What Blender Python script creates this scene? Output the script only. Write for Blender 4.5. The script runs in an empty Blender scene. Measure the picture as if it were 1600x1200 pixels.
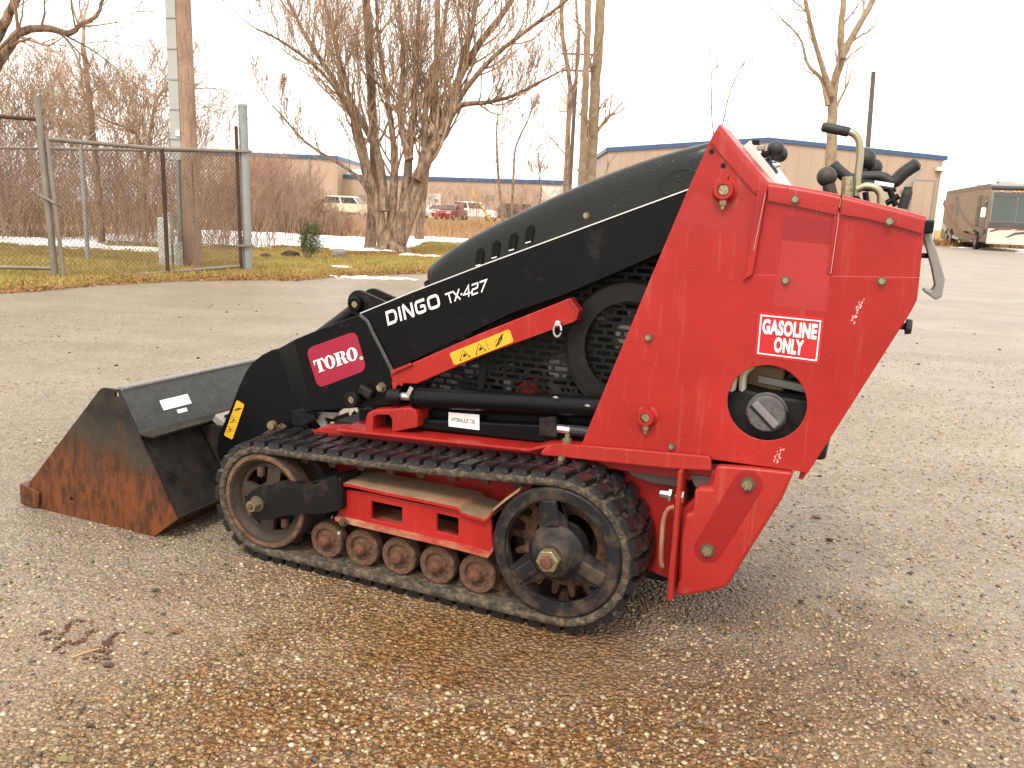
import bpy, bmesh, math, random
import numpy as np
from mathutils import Vector, Matrix
from mathutils.geometry import tessellate_polygon

# ------------------------------------------------------------------ camera, world, sun, exposure
SC = bpy.context.scene
COL = SC.collection
FPX = 1300.0                       # focal length in pixels of a 1600 px wide picture
PITCH = math.atan(270 * math.cos(.04) / FPX)
ROLL = math.atan(.04)
EYE = Vector((0, 0, 1.05))
FW = Vector((0, math.cos(PITCH), -math.sin(PITCH)))
R0 = Vector((1, 0, 0)); U0 = R0.cross(FW)
RT = R0 * math.cos(ROLL) + U0 * math.sin(ROLL)
UPV = -R0 * math.sin(ROLL) + U0 * math.cos(ROLL)
cam_d = bpy.data.cameras.new('camera'); cam = bpy.data.objects.new('camera', cam_d); COL.objects.link(cam)
cam_d.sensor_width = 36; cam_d.lens = FPX / 1600 * 36; cam_d.clip_start = .05; cam_d.clip_end = 2000
cm = Matrix((RT, UPV, -FW)).transposed().to_4x4(); cm.translation = EYE
cam.matrix_world = cm
SC.camera = cam

SUN_EL, SUN_AZ = math.radians(52), math.radians(200)      # azimuth of the direction the light comes from (clockwise from +Y)
world = bpy.data.worlds.new('World'); SC.world = world; world.use_nodes = True
wn = world.node_tree.nodes; wl = world.node_tree.links; wn.clear()
sky = wn.new('ShaderNodeTexSky'); sky.sky_type = 'NISHITA'; sky.sun_disc = False
sky.sun_elevation = SUN_EL; sky.sun_rotation = SUN_AZ; sky.dust_density = 4
hsv = wn.new('ShaderNodeHueSaturation'); hsv.inputs['Saturation'].default_value = .25
mixs = wn.new('ShaderNodeMix'); mixs.data_type = 'RGBA'; mixs.inputs[0].default_value = .82
mixs.inputs[7].default_value = (9.4, 9.0, 8.5, 1)           # the even cloud layer
bgn = wn.new('ShaderNodeBackground'); bgn.inputs[1].default_value = .13
won = wn.new('ShaderNodeOutputWorld')
wl.new(sky.outputs[0], hsv.inputs['Color']); wl.new(hsv.outputs[0], mixs.inputs[6])
wl.new(mixs.outputs[2], bgn.inputs[0]); wl.new(bgn.outputs[0], won.inputs[0])
sun_d = bpy.data.lights.new('sun', 'SUN'); sun = bpy.data.objects.new('sun', sun_d); COL.objects.link(sun)
sun_d.energy = 1.1; sun_d.angle = math.radians(14); sun_d.color = (1, .93, .82)
sdir = Vector((math.sin(SUN_AZ) * math.cos(SUN_EL), math.cos(SUN_AZ) * math.cos(SUN_EL), math.sin(SUN_EL)))
sun.rotation_euler = sdir.to_track_quat('Z', 'Y').to_euler()
SC.view_settings.view_transform = 'Standard'; SC.view_settings.look = 'None'
SC.view_settings.exposure = 1.12; SC.view_settings.gamma = 1; SC.view_settings.use_curve_mapping = False
SC.cycles.max_bounces = 5; SC.cycles.diffuse_bounces = 3; SC.cycles.glossy_bounces = 3; SC.cycles.transparent_max_bounces = 8

rnd = random.Random(7); nr = np.random.RandomState(7)

# ------------------------------------------------------------------ pixel rays -> points at a known depth
def ray(x, y): return FW + RT * ((x - 800) / FPX) - UPV * ((y - 600) / FPX)
def G(x, y, z=0):
    d = ray(x, y); return EYE + d * ((z - EYE.z) / d.z)
def PY(x, y, Y):
    d = ray(x, y); return EYE + d * (Y / d.y)
MO = G(390, 872); _b = G(847, 985); MX = (_b - MO).normalized(); MN = Vector((MX.y, -MX.x, 0))
def S(px, py, y):
    """machine frame: x to the rear, y away from the camera side, z up; the point of the plane y seen there"""
    d = ray(px, py); t = ((MO - MN * y - EYE).dot(MN)) / d.dot(MN); q = EYE + d * t - MO
    return (q.dot(MX), q.z)
def SS(y, *pts): return [S(a, b, y) for a, b in pts]

# ------------------------------------------------------------------ materials
MATS = {}
def sock(nt, v, s):
    if hasattr(v, 'is_output') or hasattr(v, 'links'): nt.links.new(v, s)
    else: s.default_value = v
class NT:
    def __init__(s, name):
        s.m = bpy.data.materials.new(name); s.m.use_nodes = True; s.t = s.m.node_tree; s.n = s.t.nodes; s.l = s.t.links
        s.b = s.n['Principled BSDF']
    def node(s, kind, **kw):
        n = s.n.new(kind)
        for k, v in kw.items(): setattr(n, k, v)
        return n
    def coord(s, scale=(1, 1, 1), which='Object'):
        c = s.node('ShaderNodeTexCoord'); mp = s.node('ShaderNodeMapping'); mp.inputs['Scale'].default_value = scale
        s.l.new(c.outputs[which], mp.inputs[0]); return mp.outputs[0]
    def noise(s, co, scale, detail=4, rough=.55, out=0):
        n = s.node('ShaderNodeTexNoise'); n.inputs['Scale'].default_value = scale; n.inputs['Detail'].default_value = detail
        n.inputs['Roughness'].default_value = rough
        if co is not None: s.l.new(co, n.inputs['Vector'])
        return n.outputs[out]
    def ramp(s, fac, stops, interp='LINEAR'):
        r = s.node('ShaderNodeValToRGB'); e = r.color_ramp.elements; r.color_ramp.interpolation = interp
        while len(e) < len(stops): e.new(.5)
        for i, (p, c) in enumerate(stops):
            e[i].position = p; e[i].color = c if len(c) == 4 else (*c, 1)
        s.l.new(fac, r.inputs[0]); return r.outputs[0]
    def mix(s, f, a, b, blend='MIX'):
        m = s.node('ShaderNodeMix'); m.data_type = 'RGBA'; m.blend_type = blend
        for v, i in ((f, 0), (a, 6), (b, 7)):
            if isinstance(v, tuple) and len(v) == 3: v = (*v, 1)
            sock(s.t, v, m.inputs[i])
        return m.outputs[2]
    def math(s, op, a, b=0.0, clamp=False):
        m = s.node('ShaderNodeMath'); m.operation = op; m.use_clamp = clamp
        sock(s.t, a, m.inputs[0]); sock(s.t, b, m.inputs[1]); return m.outputs[0]
    def bump(s, h, strength, dist=.01):
        b = s.node('ShaderNodeBump'); b.inputs['Strength'].default_value = strength; b.inputs['Distance'].default_value = dist
        s.l.new(h, b.inputs['Height']); s.l.new(b.outputs[0], s.b.inputs['Normal']); return b

W4 = (1, 1, 1); K4 = (0, 0, 0)
def pbr(name, col, rough=.5, metal=0.0, var=.15, vscale=3.0, dirt=None, bump=None, coat=0.0, streak=None, scratch=None, spec=.38):
    """col with tonal variation; dirt=(colour, amount 0..1, scale); bump=(scale, strength, dist); streak: vertical runs of dirt"""
    if name in MATS: return MATS[name]
    q = NT(name); co = q.coord()
    n1 = q.noise(co, vscale, 5)
    c = q.mix(q.ramp(n1, [(.3, K4), (.7, W4)]), tuple(v * (1 - var) for v in col), tuple(min(1, v * (1 + var)) for v in col))
    rg = rough
    if dirt:
        dc, amt, sc = dirt
        n2 = q.noise(co, sc, 8, .65)
        f = q.ramp(n2, [(max(0, .72 - amt * .5), K4), (min(1, .98 - amt * .5), W4)])
        c = q.mix(f, c, dc)
        rg = q.math('ADD', q.math('MULTIPLY', f, .85 - rough), rough)
    if streak:
        sc_col, amt = streak
        n3 = q.noise(q.coord((38, 38, 3.5) if 'bark' not in name else (16, 16, 2.5)), 1.0, 5, .6)
        f = q.ramp(n3, [(.62 - amt * .3, K4), (.85 - amt * .3, W4)])
        c = q.mix(f, c, sc_col)
    if scratch:
        v = q.node('ShaderNodeTexVoronoi'); v.inputs['Scale'].default_value = scratch[1]; v.feature = 'F1'
        q.l.new(co, v.inputs['Vector'])
        f = q.ramp(v.outputs['Distance'], [(.05, W4), (.11, K4)])
        f = q.math('MULTIPLY', f, q.ramp(q.noise(co, 6, 2), [(.5, K4), (.6, W4)]))
        c = q.mix(f, c, scratch[0])
    q.l.new(c, q.b.inputs['Base Color']); sock(q.t, rg, q.b.inputs['Roughness'])
    q.b.inputs['Metallic'].default_value = metal; q.b.inputs['Coat Weight'].default_value = coat; q.b.inputs['Coat Roughness'].default_value = .12
    q.b.inputs['Specular IOR Level'].default_value = min(spec, .2) if max(col) < .03 and metal == 0 and 'rubber' not in name and 'glass' not in name else spec
    if bump:
        q.bump(q.noise(co, bump[0], 6, .6), bump[1], bump[2] if len(bump) > 2 else .004)
    MATS[name] = q.m; return q.m

def droplets_paint(name, col, rough, dens=.5, dirt=None):
    """painted metal that stands in drizzle: small drops as raised, glossy dots"""
    if name in MATS: return MATS[name]
    q = NT(name); co = q.coord()
    n1 = q.noise(co, 3.5, 5)
    c = q.mix(q.ramp(n1, [(.3, K4), (.7, W4)]), tuple(v * .86 for v in col), tuple(v * 1.12 for v in col))
    n2 = q.noise(co, 11, 8, .7)
    dc, amt = dirt or ((.25, .12, .08), .2)
    f = q.ramp(n2, [(.74 - amt * .5, K4), (1 - amt * .3, W4)])
    c = q.mix(f, c, dc)
    if max(col) > .1:      # chalky fading, wash marks and thin run-off lines
        c = q.mix(q.math('MULTIPLY', q.ramp(q.noise(co, 1.7, 5, .65), [(.42, K4), (.68, W4)]), .25), c, (col[0] * 1.1, col[1] * 2.4, col[2] * 2.4))
        c = q.mix(q.math('MULTIPLY', q.ramp(q.noise(co, 5.5, 7, .75), [(.5, K4), (.72, W4)]), .45), c, (col[0] * .66, col[1] * .7, col[2] * .7))
        c = q.mix(q.math('MULTIPLY', q.ramp(q.noise(q.coord((55, 55, 4)), 1, 5, .7), [(.56, K4), (.72, W4)]), .22), c, (.42, .16, .12))
    q.b.inputs['Specular IOR Level'].default_value = .30 if max(col) > .1 else (.30 if 'hood' in name else .12)
    v = q.node('ShaderNodeTexVoronoi'); v.inputs['Scale'].default_value = 95; q.l.new(co, v.inputs['Vector'])
    d = q.ramp(v.outputs['Distance'], [(.12, W4), (.3, K4)])
    d = q.math('MULTIPLY', d, q.ramp(q.noise(co, 30, 2), [(.62 - dens * .2, K4), (.7 - dens * .2, W4)]))
    # pale dust specks and rub marks
    v2 = q.node('ShaderNodeTexVoronoi'); v2.inputs['Scale'].default_value = 70; q.l.new(co, v2.inputs['Vector'])
    sp = q.ramp(v2.outputs['Distance'], [(.03, W4), (.09, K4)])
    sp = q.math('MULTIPLY', sp, q.ramp(q.noise(co, 9, 3), [(.56, K4), (.62, W4)]))
    c = q.mix(q.math('MULTIPLY', sp, .55), c, (.55, .45, .38))
    q.l.new(c, q.b.inputs['Base Color'])
    r = q.math('SUBTRACT', q.math('ADD', q.math('MULTIPLY', n1, .2), rough - .1), q.math('MULTIPLY', d, rough * .7), True)
    q.l.new(r, q.b.inputs['Roughness'])
    q.bump(q.math('ADD', d, q.math('MULTIPLY', q.noise(co, 60, 3), .15)), .35, .002)
    MATS[name] = q.m; return q.m

RED = droplets_paint('red_paint', (.30, .0130, .0105), .35, .35)
RED2 = droplets_paint('orange_red_paint', (.295, .0155, .0115), .42, .25, ((.26, .10, .06), .3))
REDF = pbr('faded_red_paint', (.305, .0175, .0180), .5, var=.1)
REDD = pbr('dark_red_paint', (.22, .008, .008), .4, var=.1)
REDDIRT = pbr('muddy_red_paint', (.27, .022, .016), .55, dirt=((.34, .23, .13), .62, 9), bump=(60, .4))
TAN_STEP = pbr('mud_dusted_red_paint', (.25, .165, .095), .8, var=.35, vscale=14, dirt=((.26, .03, .02), .38, 7), bump=(70, .6))
BLK = droplets_paint('black_paint', (.0045, .0045, .005), .33, .5, ((.04, .035, .03), .25))
BLKP = droplets_paint('black_plastic_hood', (.007, .008, .008), .36, .9, ((.05, .05, .045), .2))
BLKM = pbr('matt_black_steel', (.005, .005, .005), .5, dirt=((.04, .03, .02), .35, 10), bump=(80, .3))
PLASTIC = pbr('black_rubber_grip', (.018, .018, .018), .5, var=.3, vscale=20, bump=(120, .4))
RUB = pbr('wet_track_rubber', (.010, .010, .011), .22, dirt=((.07, .055, .04), .36, 14), bump=(40, .6, .006))
RUBD = pbr('muddy_track_rubber', (.038, .031, .022), .7, var=.5, vscale=22, dirt=((.19, .135, .08), .52, 48), bump=(60, 1, .012))
RUSTD = pbr('mud_and_rust_steel', (.125, .062, .034), .75, var=.45, vscale=18, dirt=((.022, .016, .012), .5, 30), bump=(70, 1, .010))
RUSTR = pbr('rusty_red_cap', (.12, .045, .026), .7, var=.4, vscale=60, bump=(120, 1, .006), dirt=((.05, .03, .02), .4, 50))
WHL = pbr('dark_grey_wheel_paint', (.013, .013, .0145), .38, dirt=((.095, .064, .038), .50, 13), bump=(60, .35))
WHLB = pbr('brown_wheel_paint', (.042, .028, .018), .6, var=.4, dirt=((.014, .012, .011), .5, 12), bump=(60, .5))
ZINC = pbr('yellow_zinc_bolt', (.31, .26, .155), .38, .7, dirt=((.05, .033, .02), .5, 160))
STEEL = pbr('bright_steel', (.65, .65, .66), .28, .9, dirt=((.15, .12, .1), .15, 40))
ALU = pbr('weathered_grey_steel', (.27, .26, .24), .5, .3, dirt=((.12, .08, .05), .3, 30))
WHITE = pbr('white_print', (.82, .82, .80), .5, var=.03)
BLACKINK = pbr('black_print', (.015, .015, .015), .5, var=0)
YEL = pbr('yellow_warning_label', (.60, .33, .018), .45, var=.05)
MAG = pbr('crimson_sticker', (.27, .010, .034), .38, var=.07)
STK = pbr('red_sticker', (.42, .014, .018), .35, var=.04)
SILV = pbr('silver_edge', (.62, .62, .60), .4, .4)

def bucket_mat(name, low):
    q = NT(name); co = q.coord(); g = q.node('ShaderNodeSeparateXYZ'); q.l.new(co, g.inputs[0])
    n = q.noise(co, 9, 6, .65); st = q.noise(q.coord((45, 45, 14)), 1, 8, .7)
    h = q.math('ADD', g.outputs[2], q.math('MULTIPLY', q.math('SUBTRACT', n, .5), .34))
    if low: h = q.math('ADD', h, q.math('ADD', q.math('MULTIPLY', g.outputs[0], .10), .055))
    base = q.mix(q.ramp(n, [(.35, K4), (.65, W4)]), (.007, .0065, .006), (.030, .025, .019))
    rust = q.mix(q.ramp(st, [(.4, K4), (.6, W4)]), (.145, .045, .015), (.05, .020, .010))
    f = q.ramp(h, [(.14, W4), (.34, K4)]) if low else q.ramp(h, [(.02, W4), (.07, K4)])
    c = q.mix(f, base, rust)
    mid = q.ramp(h, [(.22, K4), (.29, (.6, .6, .6)), (.38, K4)])
    if low: c = q.mix(mid, c, (.050, .042, .030))
    q.l.new(c, q.b.inputs['Base Color'])
    q.l.new(q.ramp(st, [(.35, (.32,) * 3), (.7, (.7,) * 3)]), q.b.inputs['Roughness'])
    q.b.inputs['Specular IOR Level'].default_value = .2
    q.bump(q.math('ADD', st, q.noise(co, 120, 3)), .35, .004)
    return q.m
BUCK = bucket_mat('rusted_bucket_side', True)
BUCK2 = bucket_mat('wet_black_bucket_paint', False)

# ------------------------------------------------------------------ mesh helpers
def link(o, parent=None):
    COL.objects.link(o)
    if parent is not None: o.parent = parent
    return o
def tag(o, label=None, cat=None, group=None, kind=None):
    if label: o['label'] = label
    if cat: o['category'] = cat
    if group: o['group'] = group
    if kind: o['kind'] = kind
    return o
def empty(name, loc=(0, 0, 0), rz=0):
    o = bpy.data.objects.new(name, None); o.location = loc; o.rotation_euler = (0, 0, rz); o.empty_display_size = .2
    return link(o)
class MB:
    def __init__(s): s.v = []; s.f = []
    def add(s, vs, fs):
        b = len(s.v); s.v += [tuple(p) for p in vs]; s.f += [tuple(b + i for i in q) for q in fs]; return s
    def box(s, c, d, rot=None):
        x, y, z = (k / 2 for k in d); vs = []
        for a in (-x, x):
            for b in (-y, y):
                for e in (-z, z):
                    p = Vector((a, b, e))
                    if rot is not None: p = rot @ p
                    vs.append(p + Vector(c))
        return s.add(vs, [(0, 1, 3, 2), (4, 6, 7, 5), (0, 4, 5, 1), (2, 3, 7, 6), (0, 2, 6, 4), (1, 5, 7, 3)])
    def prism(s, loops, y0, y1, f=None):
        """polygon(s) given in (x, z), first the outline then holes; extruded from y0 to y1. f maps (x, y, z)"""
        if not isinstance(loops[0][0], (tuple, list, Vector)): loops = [loops]
        f = f or (lambda x, y, z: (x, y, z))
        flat = [p for L in loops for p in L]
        tris = tessellate_polygon([[Vector((p[0], p[1], 0)) for p in L] for L in loops])
        n = len(flat)
        vs = [f(p[0], y0, p[1]) for p in flat] + [f(p[0], y1, p[1]) for p in flat]
        if len(loops) == 1:
            fs = [tuple(range(n)), tuple(range(2 * n - 1, n - 1, -1))]
            if n > 4: fs = [tuple(t) for t in tris] + [tuple(n + i for i in reversed(t)) for t in tris]
        else: fs = [tuple(t) for t in tris] + [tuple(n + i for i in reversed(t)) for t in tris]
        o = 0
        for L in loops:
            k = len(L)
            for i in range(k):
                j = (i + 1) % k; fs.append((o + i, o + j, n + o + j, n + o + i))
            o += k
        return s.add(vs, fs)
    def tube(s, pts, r, seg=10, caps=True):
        pts = [Vector(p) for p in pts]; rs = r if isinstance(r, (list, tuple)) else [r] * len(pts)
        t0 = (pts[1] - pts[0]).normalized(); a = t0.orthogonal().normalized(); rings = []
        for i, p in enumerate(pts):
            t = (pts[min(i + 1, len(pts) - 1)] - pts[max(i - 1, 0)]).normalized()
            a = (a - t * a.dot(t)).normalized(); b = t.cross(a)
            rings.append([p + (a * math.cos(k * 2 * math.pi / seg) + b * math.sin(k * 2 * math.pi / seg)) * rs[i] for k in range(seg)])
        vs = [q for R in rings for q in R]; fs = []
        for i in range(len(pts) - 1):
            for k in range(seg):
                k2 = (k + 1) % seg; fs.append((i * seg + k, i * seg + k2, (i + 1) * seg + k2, (i + 1) * seg + k))
        if caps: fs += [tuple(range(seg - 1, -1, -1)), tuple((len(pts) - 1) * seg + k for k in range(seg))]
        return s.add(vs, fs)
    def lathe(s, prof, c, seg=40, closed=False):
        """profile [(r, y)] turned about the y axis through c"""
        vs = []; fs = []; n = len(prof)
        for k in range(seg):
            a = 2 * math.pi * k / seg
            for r, y in prof: vs.append((c[0] + r * math.cos(a), c[1] + y, c[2] + r * math.sin(a)))
        m = n if closed else n - 1
        for k in range(seg):
            k2 = (k + 1) % seg
            for i in range(m):
                j = (i + 1) % n
                fs.append((k * n + i, k * n + j, k2 * n + j, k2 * n + i))
        return s.add(vs, fs)
    def sphere(s, c, r, seg=16, sq=(1, 1, 1)):
        vs = []; fs = []; h = seg // 2
        for i in range(h + 1):
            t = math.pi * i / h
            for k in range(seg):
                a = 2 * math.pi * k / seg
                vs.append((c[0] + r * sq[0] * math.sin(t) * math.cos(a), c[1] + r * sq[1] * math.sin(t) * math.sin(a), c[2] + r * sq[2] * math.cos(t)))
        for i in range(h):
            for k in range(seg):
                k2 = (k + 1) % seg; fs.append((i * seg + k, (i + 1) * seg + k, (i + 1) * seg + k2, i * seg + k2))
        return s.add(vs, fs)
    def mesh(s, name, m=None, smooth=False):
        me = bpy.data.meshes.new(name); me.from_pydata(s.v, [], s.f)
        if m: me.materials.append(m)
        bm = bmesh.new(); bm.from_mesh(me); bmesh.ops.remove_doubles(bm, verts=bm.verts, dist=1e-5)
        bmesh.ops.recalc_face_normals(bm, faces=bm.faces); bm.to_mesh(me); bm.free()
        if smooth:
            me.polygons.foreach_set('use_smooth', [True] * len(me.polygons))
            try: me.set_sharp_from_angle(angle=math.radians(38 if smooth is True else smooth))
            except Exception: pass
        return me
    def build(s, name, m, parent=None, bevel=0, smooth=False, seg=2):
        o = bpy.data.objects.new(name, s.mesh(name, m, smooth)); link(o, parent)
        if bevel:
            b = o.modifiers.new('bevel', 'BEVEL'); b.width = bevel; b.segments = seg; b.limit_method = 'ANGLE'; b.angle_limit = math.radians(35)
            b.harden_normals = False
        return o
def circ(cx, cz, r, n=40, a0=0): return [(cx + r * math.cos(a0 + 2 * math.pi * k / n), cz + r * math.sin(a0 + 2 * math.pi * k / n)) for k in range(n)]
def rrect(x0, z0, x1, z1, r, n=5):
    P = []
    for cx, cz, a in ((x1 - r, z1 - r, 0), (x0 + r, z1 - r, 90), (x0 + r, z0 + r, 180), (x1 - r, z0 + r, 270)):
        for k in range(n + 1):
            t = math.radians(a + 90 * k / n); P.append((cx + r * math.cos(t), cz + r * math.sin(t)))
    return P
def smooth_path(pts, n=6):
    P = [Vector(p) for p in pts]; out = []
    for i in range(len(P) - 1):
        p0 = P[max(i - 1, 0)]; p1 = P[i]; p2 = P[i + 1]; p3 = P[min(i + 2, len(P) - 1)]
        for k in range(n):
            t = k / n
            out.append(.5 * ((2 * p1) + (p2 - p0) * t + (2 * p0 - 5 * p1 + 4 * p2 - p3) * t * t + (3 * p1 - p0 - 3 * p2 + p3) * t ** 3))
    out.append(P[-1]); return out
def smooth2(pts, n=5): return [(p.x, p.y) for p in smooth_path([Vector((a, b, 0)) for a, b in pts], n)]

class Segs:
    """many thin straight pieces (twigs, wires, stems) gathered and built at once as prisms"""
    def __init__(s): s.a = []; s.b = []; s.ra = []; s.rb = []
    def add(s, a, b, ra, rb): s.a.append(tuple(a)); s.b.append(tuple(b)); s.ra.append(ra); s.rb.append(rb)
    def build(s, name, m, parent=None, k=3):
        A = np.array(s.a); B = np.array(s.b); ra = np.array(s.ra)[:, None]; rb = np.array(s.rb)[:, None]
        d = B - A; d /= np.linalg.norm(d, axis=1, keepdims=True) + 1e-9
        ref = np.where(np.abs(d[:, 2:3]) > .9, np.array([[1., 0, 0]]), np.array([[0, 0, 1.]]))
        u = np.cross(d, ref); u /= np.linalg.norm(u, axis=1, keepdims=True) + 1e-9; w = np.cross(d, u)
        n = len(A); V = np.zeros((n, 2 * k, 3))
        for i in range(k):
            c, t = math.cos(2 * math.pi * i / k), math.sin(2 * math.pi * i / k); o = u * c + w * t
            V[:, i] = A + o * ra; V[:, k + i] = B + o * rb
        F = np.zeros((n, k, 4), int); base = (np.arange(n) * 2 * k)[:, None]
        for i in range(k):
            j = (i + 1) % k; F[:, i] = base + np.array([[i, j, k + j, k + i]])
        return np_mesh(name, V.reshape(-1, 3), F.reshape(-1, 4), m, parent, smooth=True)
def np_mesh(name, V, F, m, parent=None, smooth=False):
    me = bpy.data.meshes.new(name); k = F.shape[1]
    me.vertices.add(len(V)); me.vertices.foreach_set('co', np.asarray(V, np.float32).ravel())
    me.loops.add(F.size); me.loops.foreach_set('vertex_index', F.astype(np.int32).ravel())
    me.polygons.add(len(F)); me.polygons.foreach_set('loop_start', np.arange(0, F.size, k, dtype=np.int32))
    if smooth: me.polygons.foreach_set('use_smooth', np.ones(len(F), bool))
    me.update(calc_edges=True); me.materials.append(m)
    return link(bpy.data.objects.new(name, me), parent)

# ---- lettering
def stroke_poly(pts, w):
    P = [Vector((a, b, 0)) for a, b in pts]; L = []; R = []
    for i, p in enumerate(P):
        t1 = (P[i] - P[i - 1]).normalized() if i else (P[1] - P[0]).normalized()
        t2 = (P[i + 1] - P[i]).normalized() if i < len(P) - 1 else t1
        n1 = Vector((-t1.y, t1.x, 0)); n2 = Vector((-t2.y, t2.x, 0)); m = (n1 + n2)
        m = m.normalized(); sc = 1 / max(.5, m.dot(n1)); L.append(p + m * w / 2 * sc); R.append(p - m * w / 2 * sc)
    return [(q.x, q.y) for q in L] , [(q.x, q.y) for q in R]
class Glyphs:
    """2D polygons in letter space, later mapped onto a quad of the surface"""
    def __init__(s): s.v = []; s.f = []
    def stroke(s, pts, w):
        L, R = stroke_poly(pts, w); b = len(s.v); n = len(L); s.v += L + R
        for i in range(n - 1): s.f.append((b + i, b + i + 1, b + n + i + 1, b + n + i))
    def poly(s, loops):
        if not isinstance(loops[0][0], (tuple, list)): loops = [loops]
        flat = [p for L in loops for p in L]; b = len(s.v); s.v += flat
        for t in tessellate_polygon([[Vector((p[0], p[1], 0)) for p in L] for L in loops]): s.f.append(tuple(b + i for i in t))
    def font(s, txt, bold=.0, spacing=1.0):
        cu = bpy.data.curves.new('t', 'FONT'); cu.body = txt; cu.offset = bold; cu.space_character = spacing; cu.align_x = 'LEFT'; cu.resolution_u = 4
        o = bpy.data.objects.new('t', cu); COL.objects.link(o)
        me = bpy.data.meshes.new_from_object(o.evaluated_get(bpy.context.evaluated_depsgraph_get()))
        b = len(s.v); s.v += [(v.co.x, v.co.y) for v in me.vertices]; s.f += [tuple(b + i for i in p.vertices) for p in me.polygons]
        bpy.data.objects.remove(o); bpy.data.curves.remove(cu); bpy.data.meshes.remove(me)
    def place(s, name, quad, y, m, parent, box=None, thick=.0006):
        """quad = four (x, z): bottom-left, bottom-right, top-right, top-left"""
        if box is None:
            xs = [p[0] for p in s.v]; ys = [p[1] for p in s.v]; box = (min(xs), min(ys), max(xs), max(ys))
        bl, br, tr, tl = (Vector(q) for q in quad)
        vs = []
        for x, z in s.v:
            u = (x - box[0]) / (box[2] - box[0]); w = (z - box[1]) / (box[3] - box[1])
            p = bl * (1 - u) * (1 - w) + br * u * (1 - w) + tr * u * w + tl * (1 - u) * w; vs.append((p.x, y, p.y))
        me = bpy.data.meshes.new(name); me.from_pydata(vs, [], s.f); me.materials.append(m)
        o = bpy.data.objects.new(name, me); link(o, parent)
        return o

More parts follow.
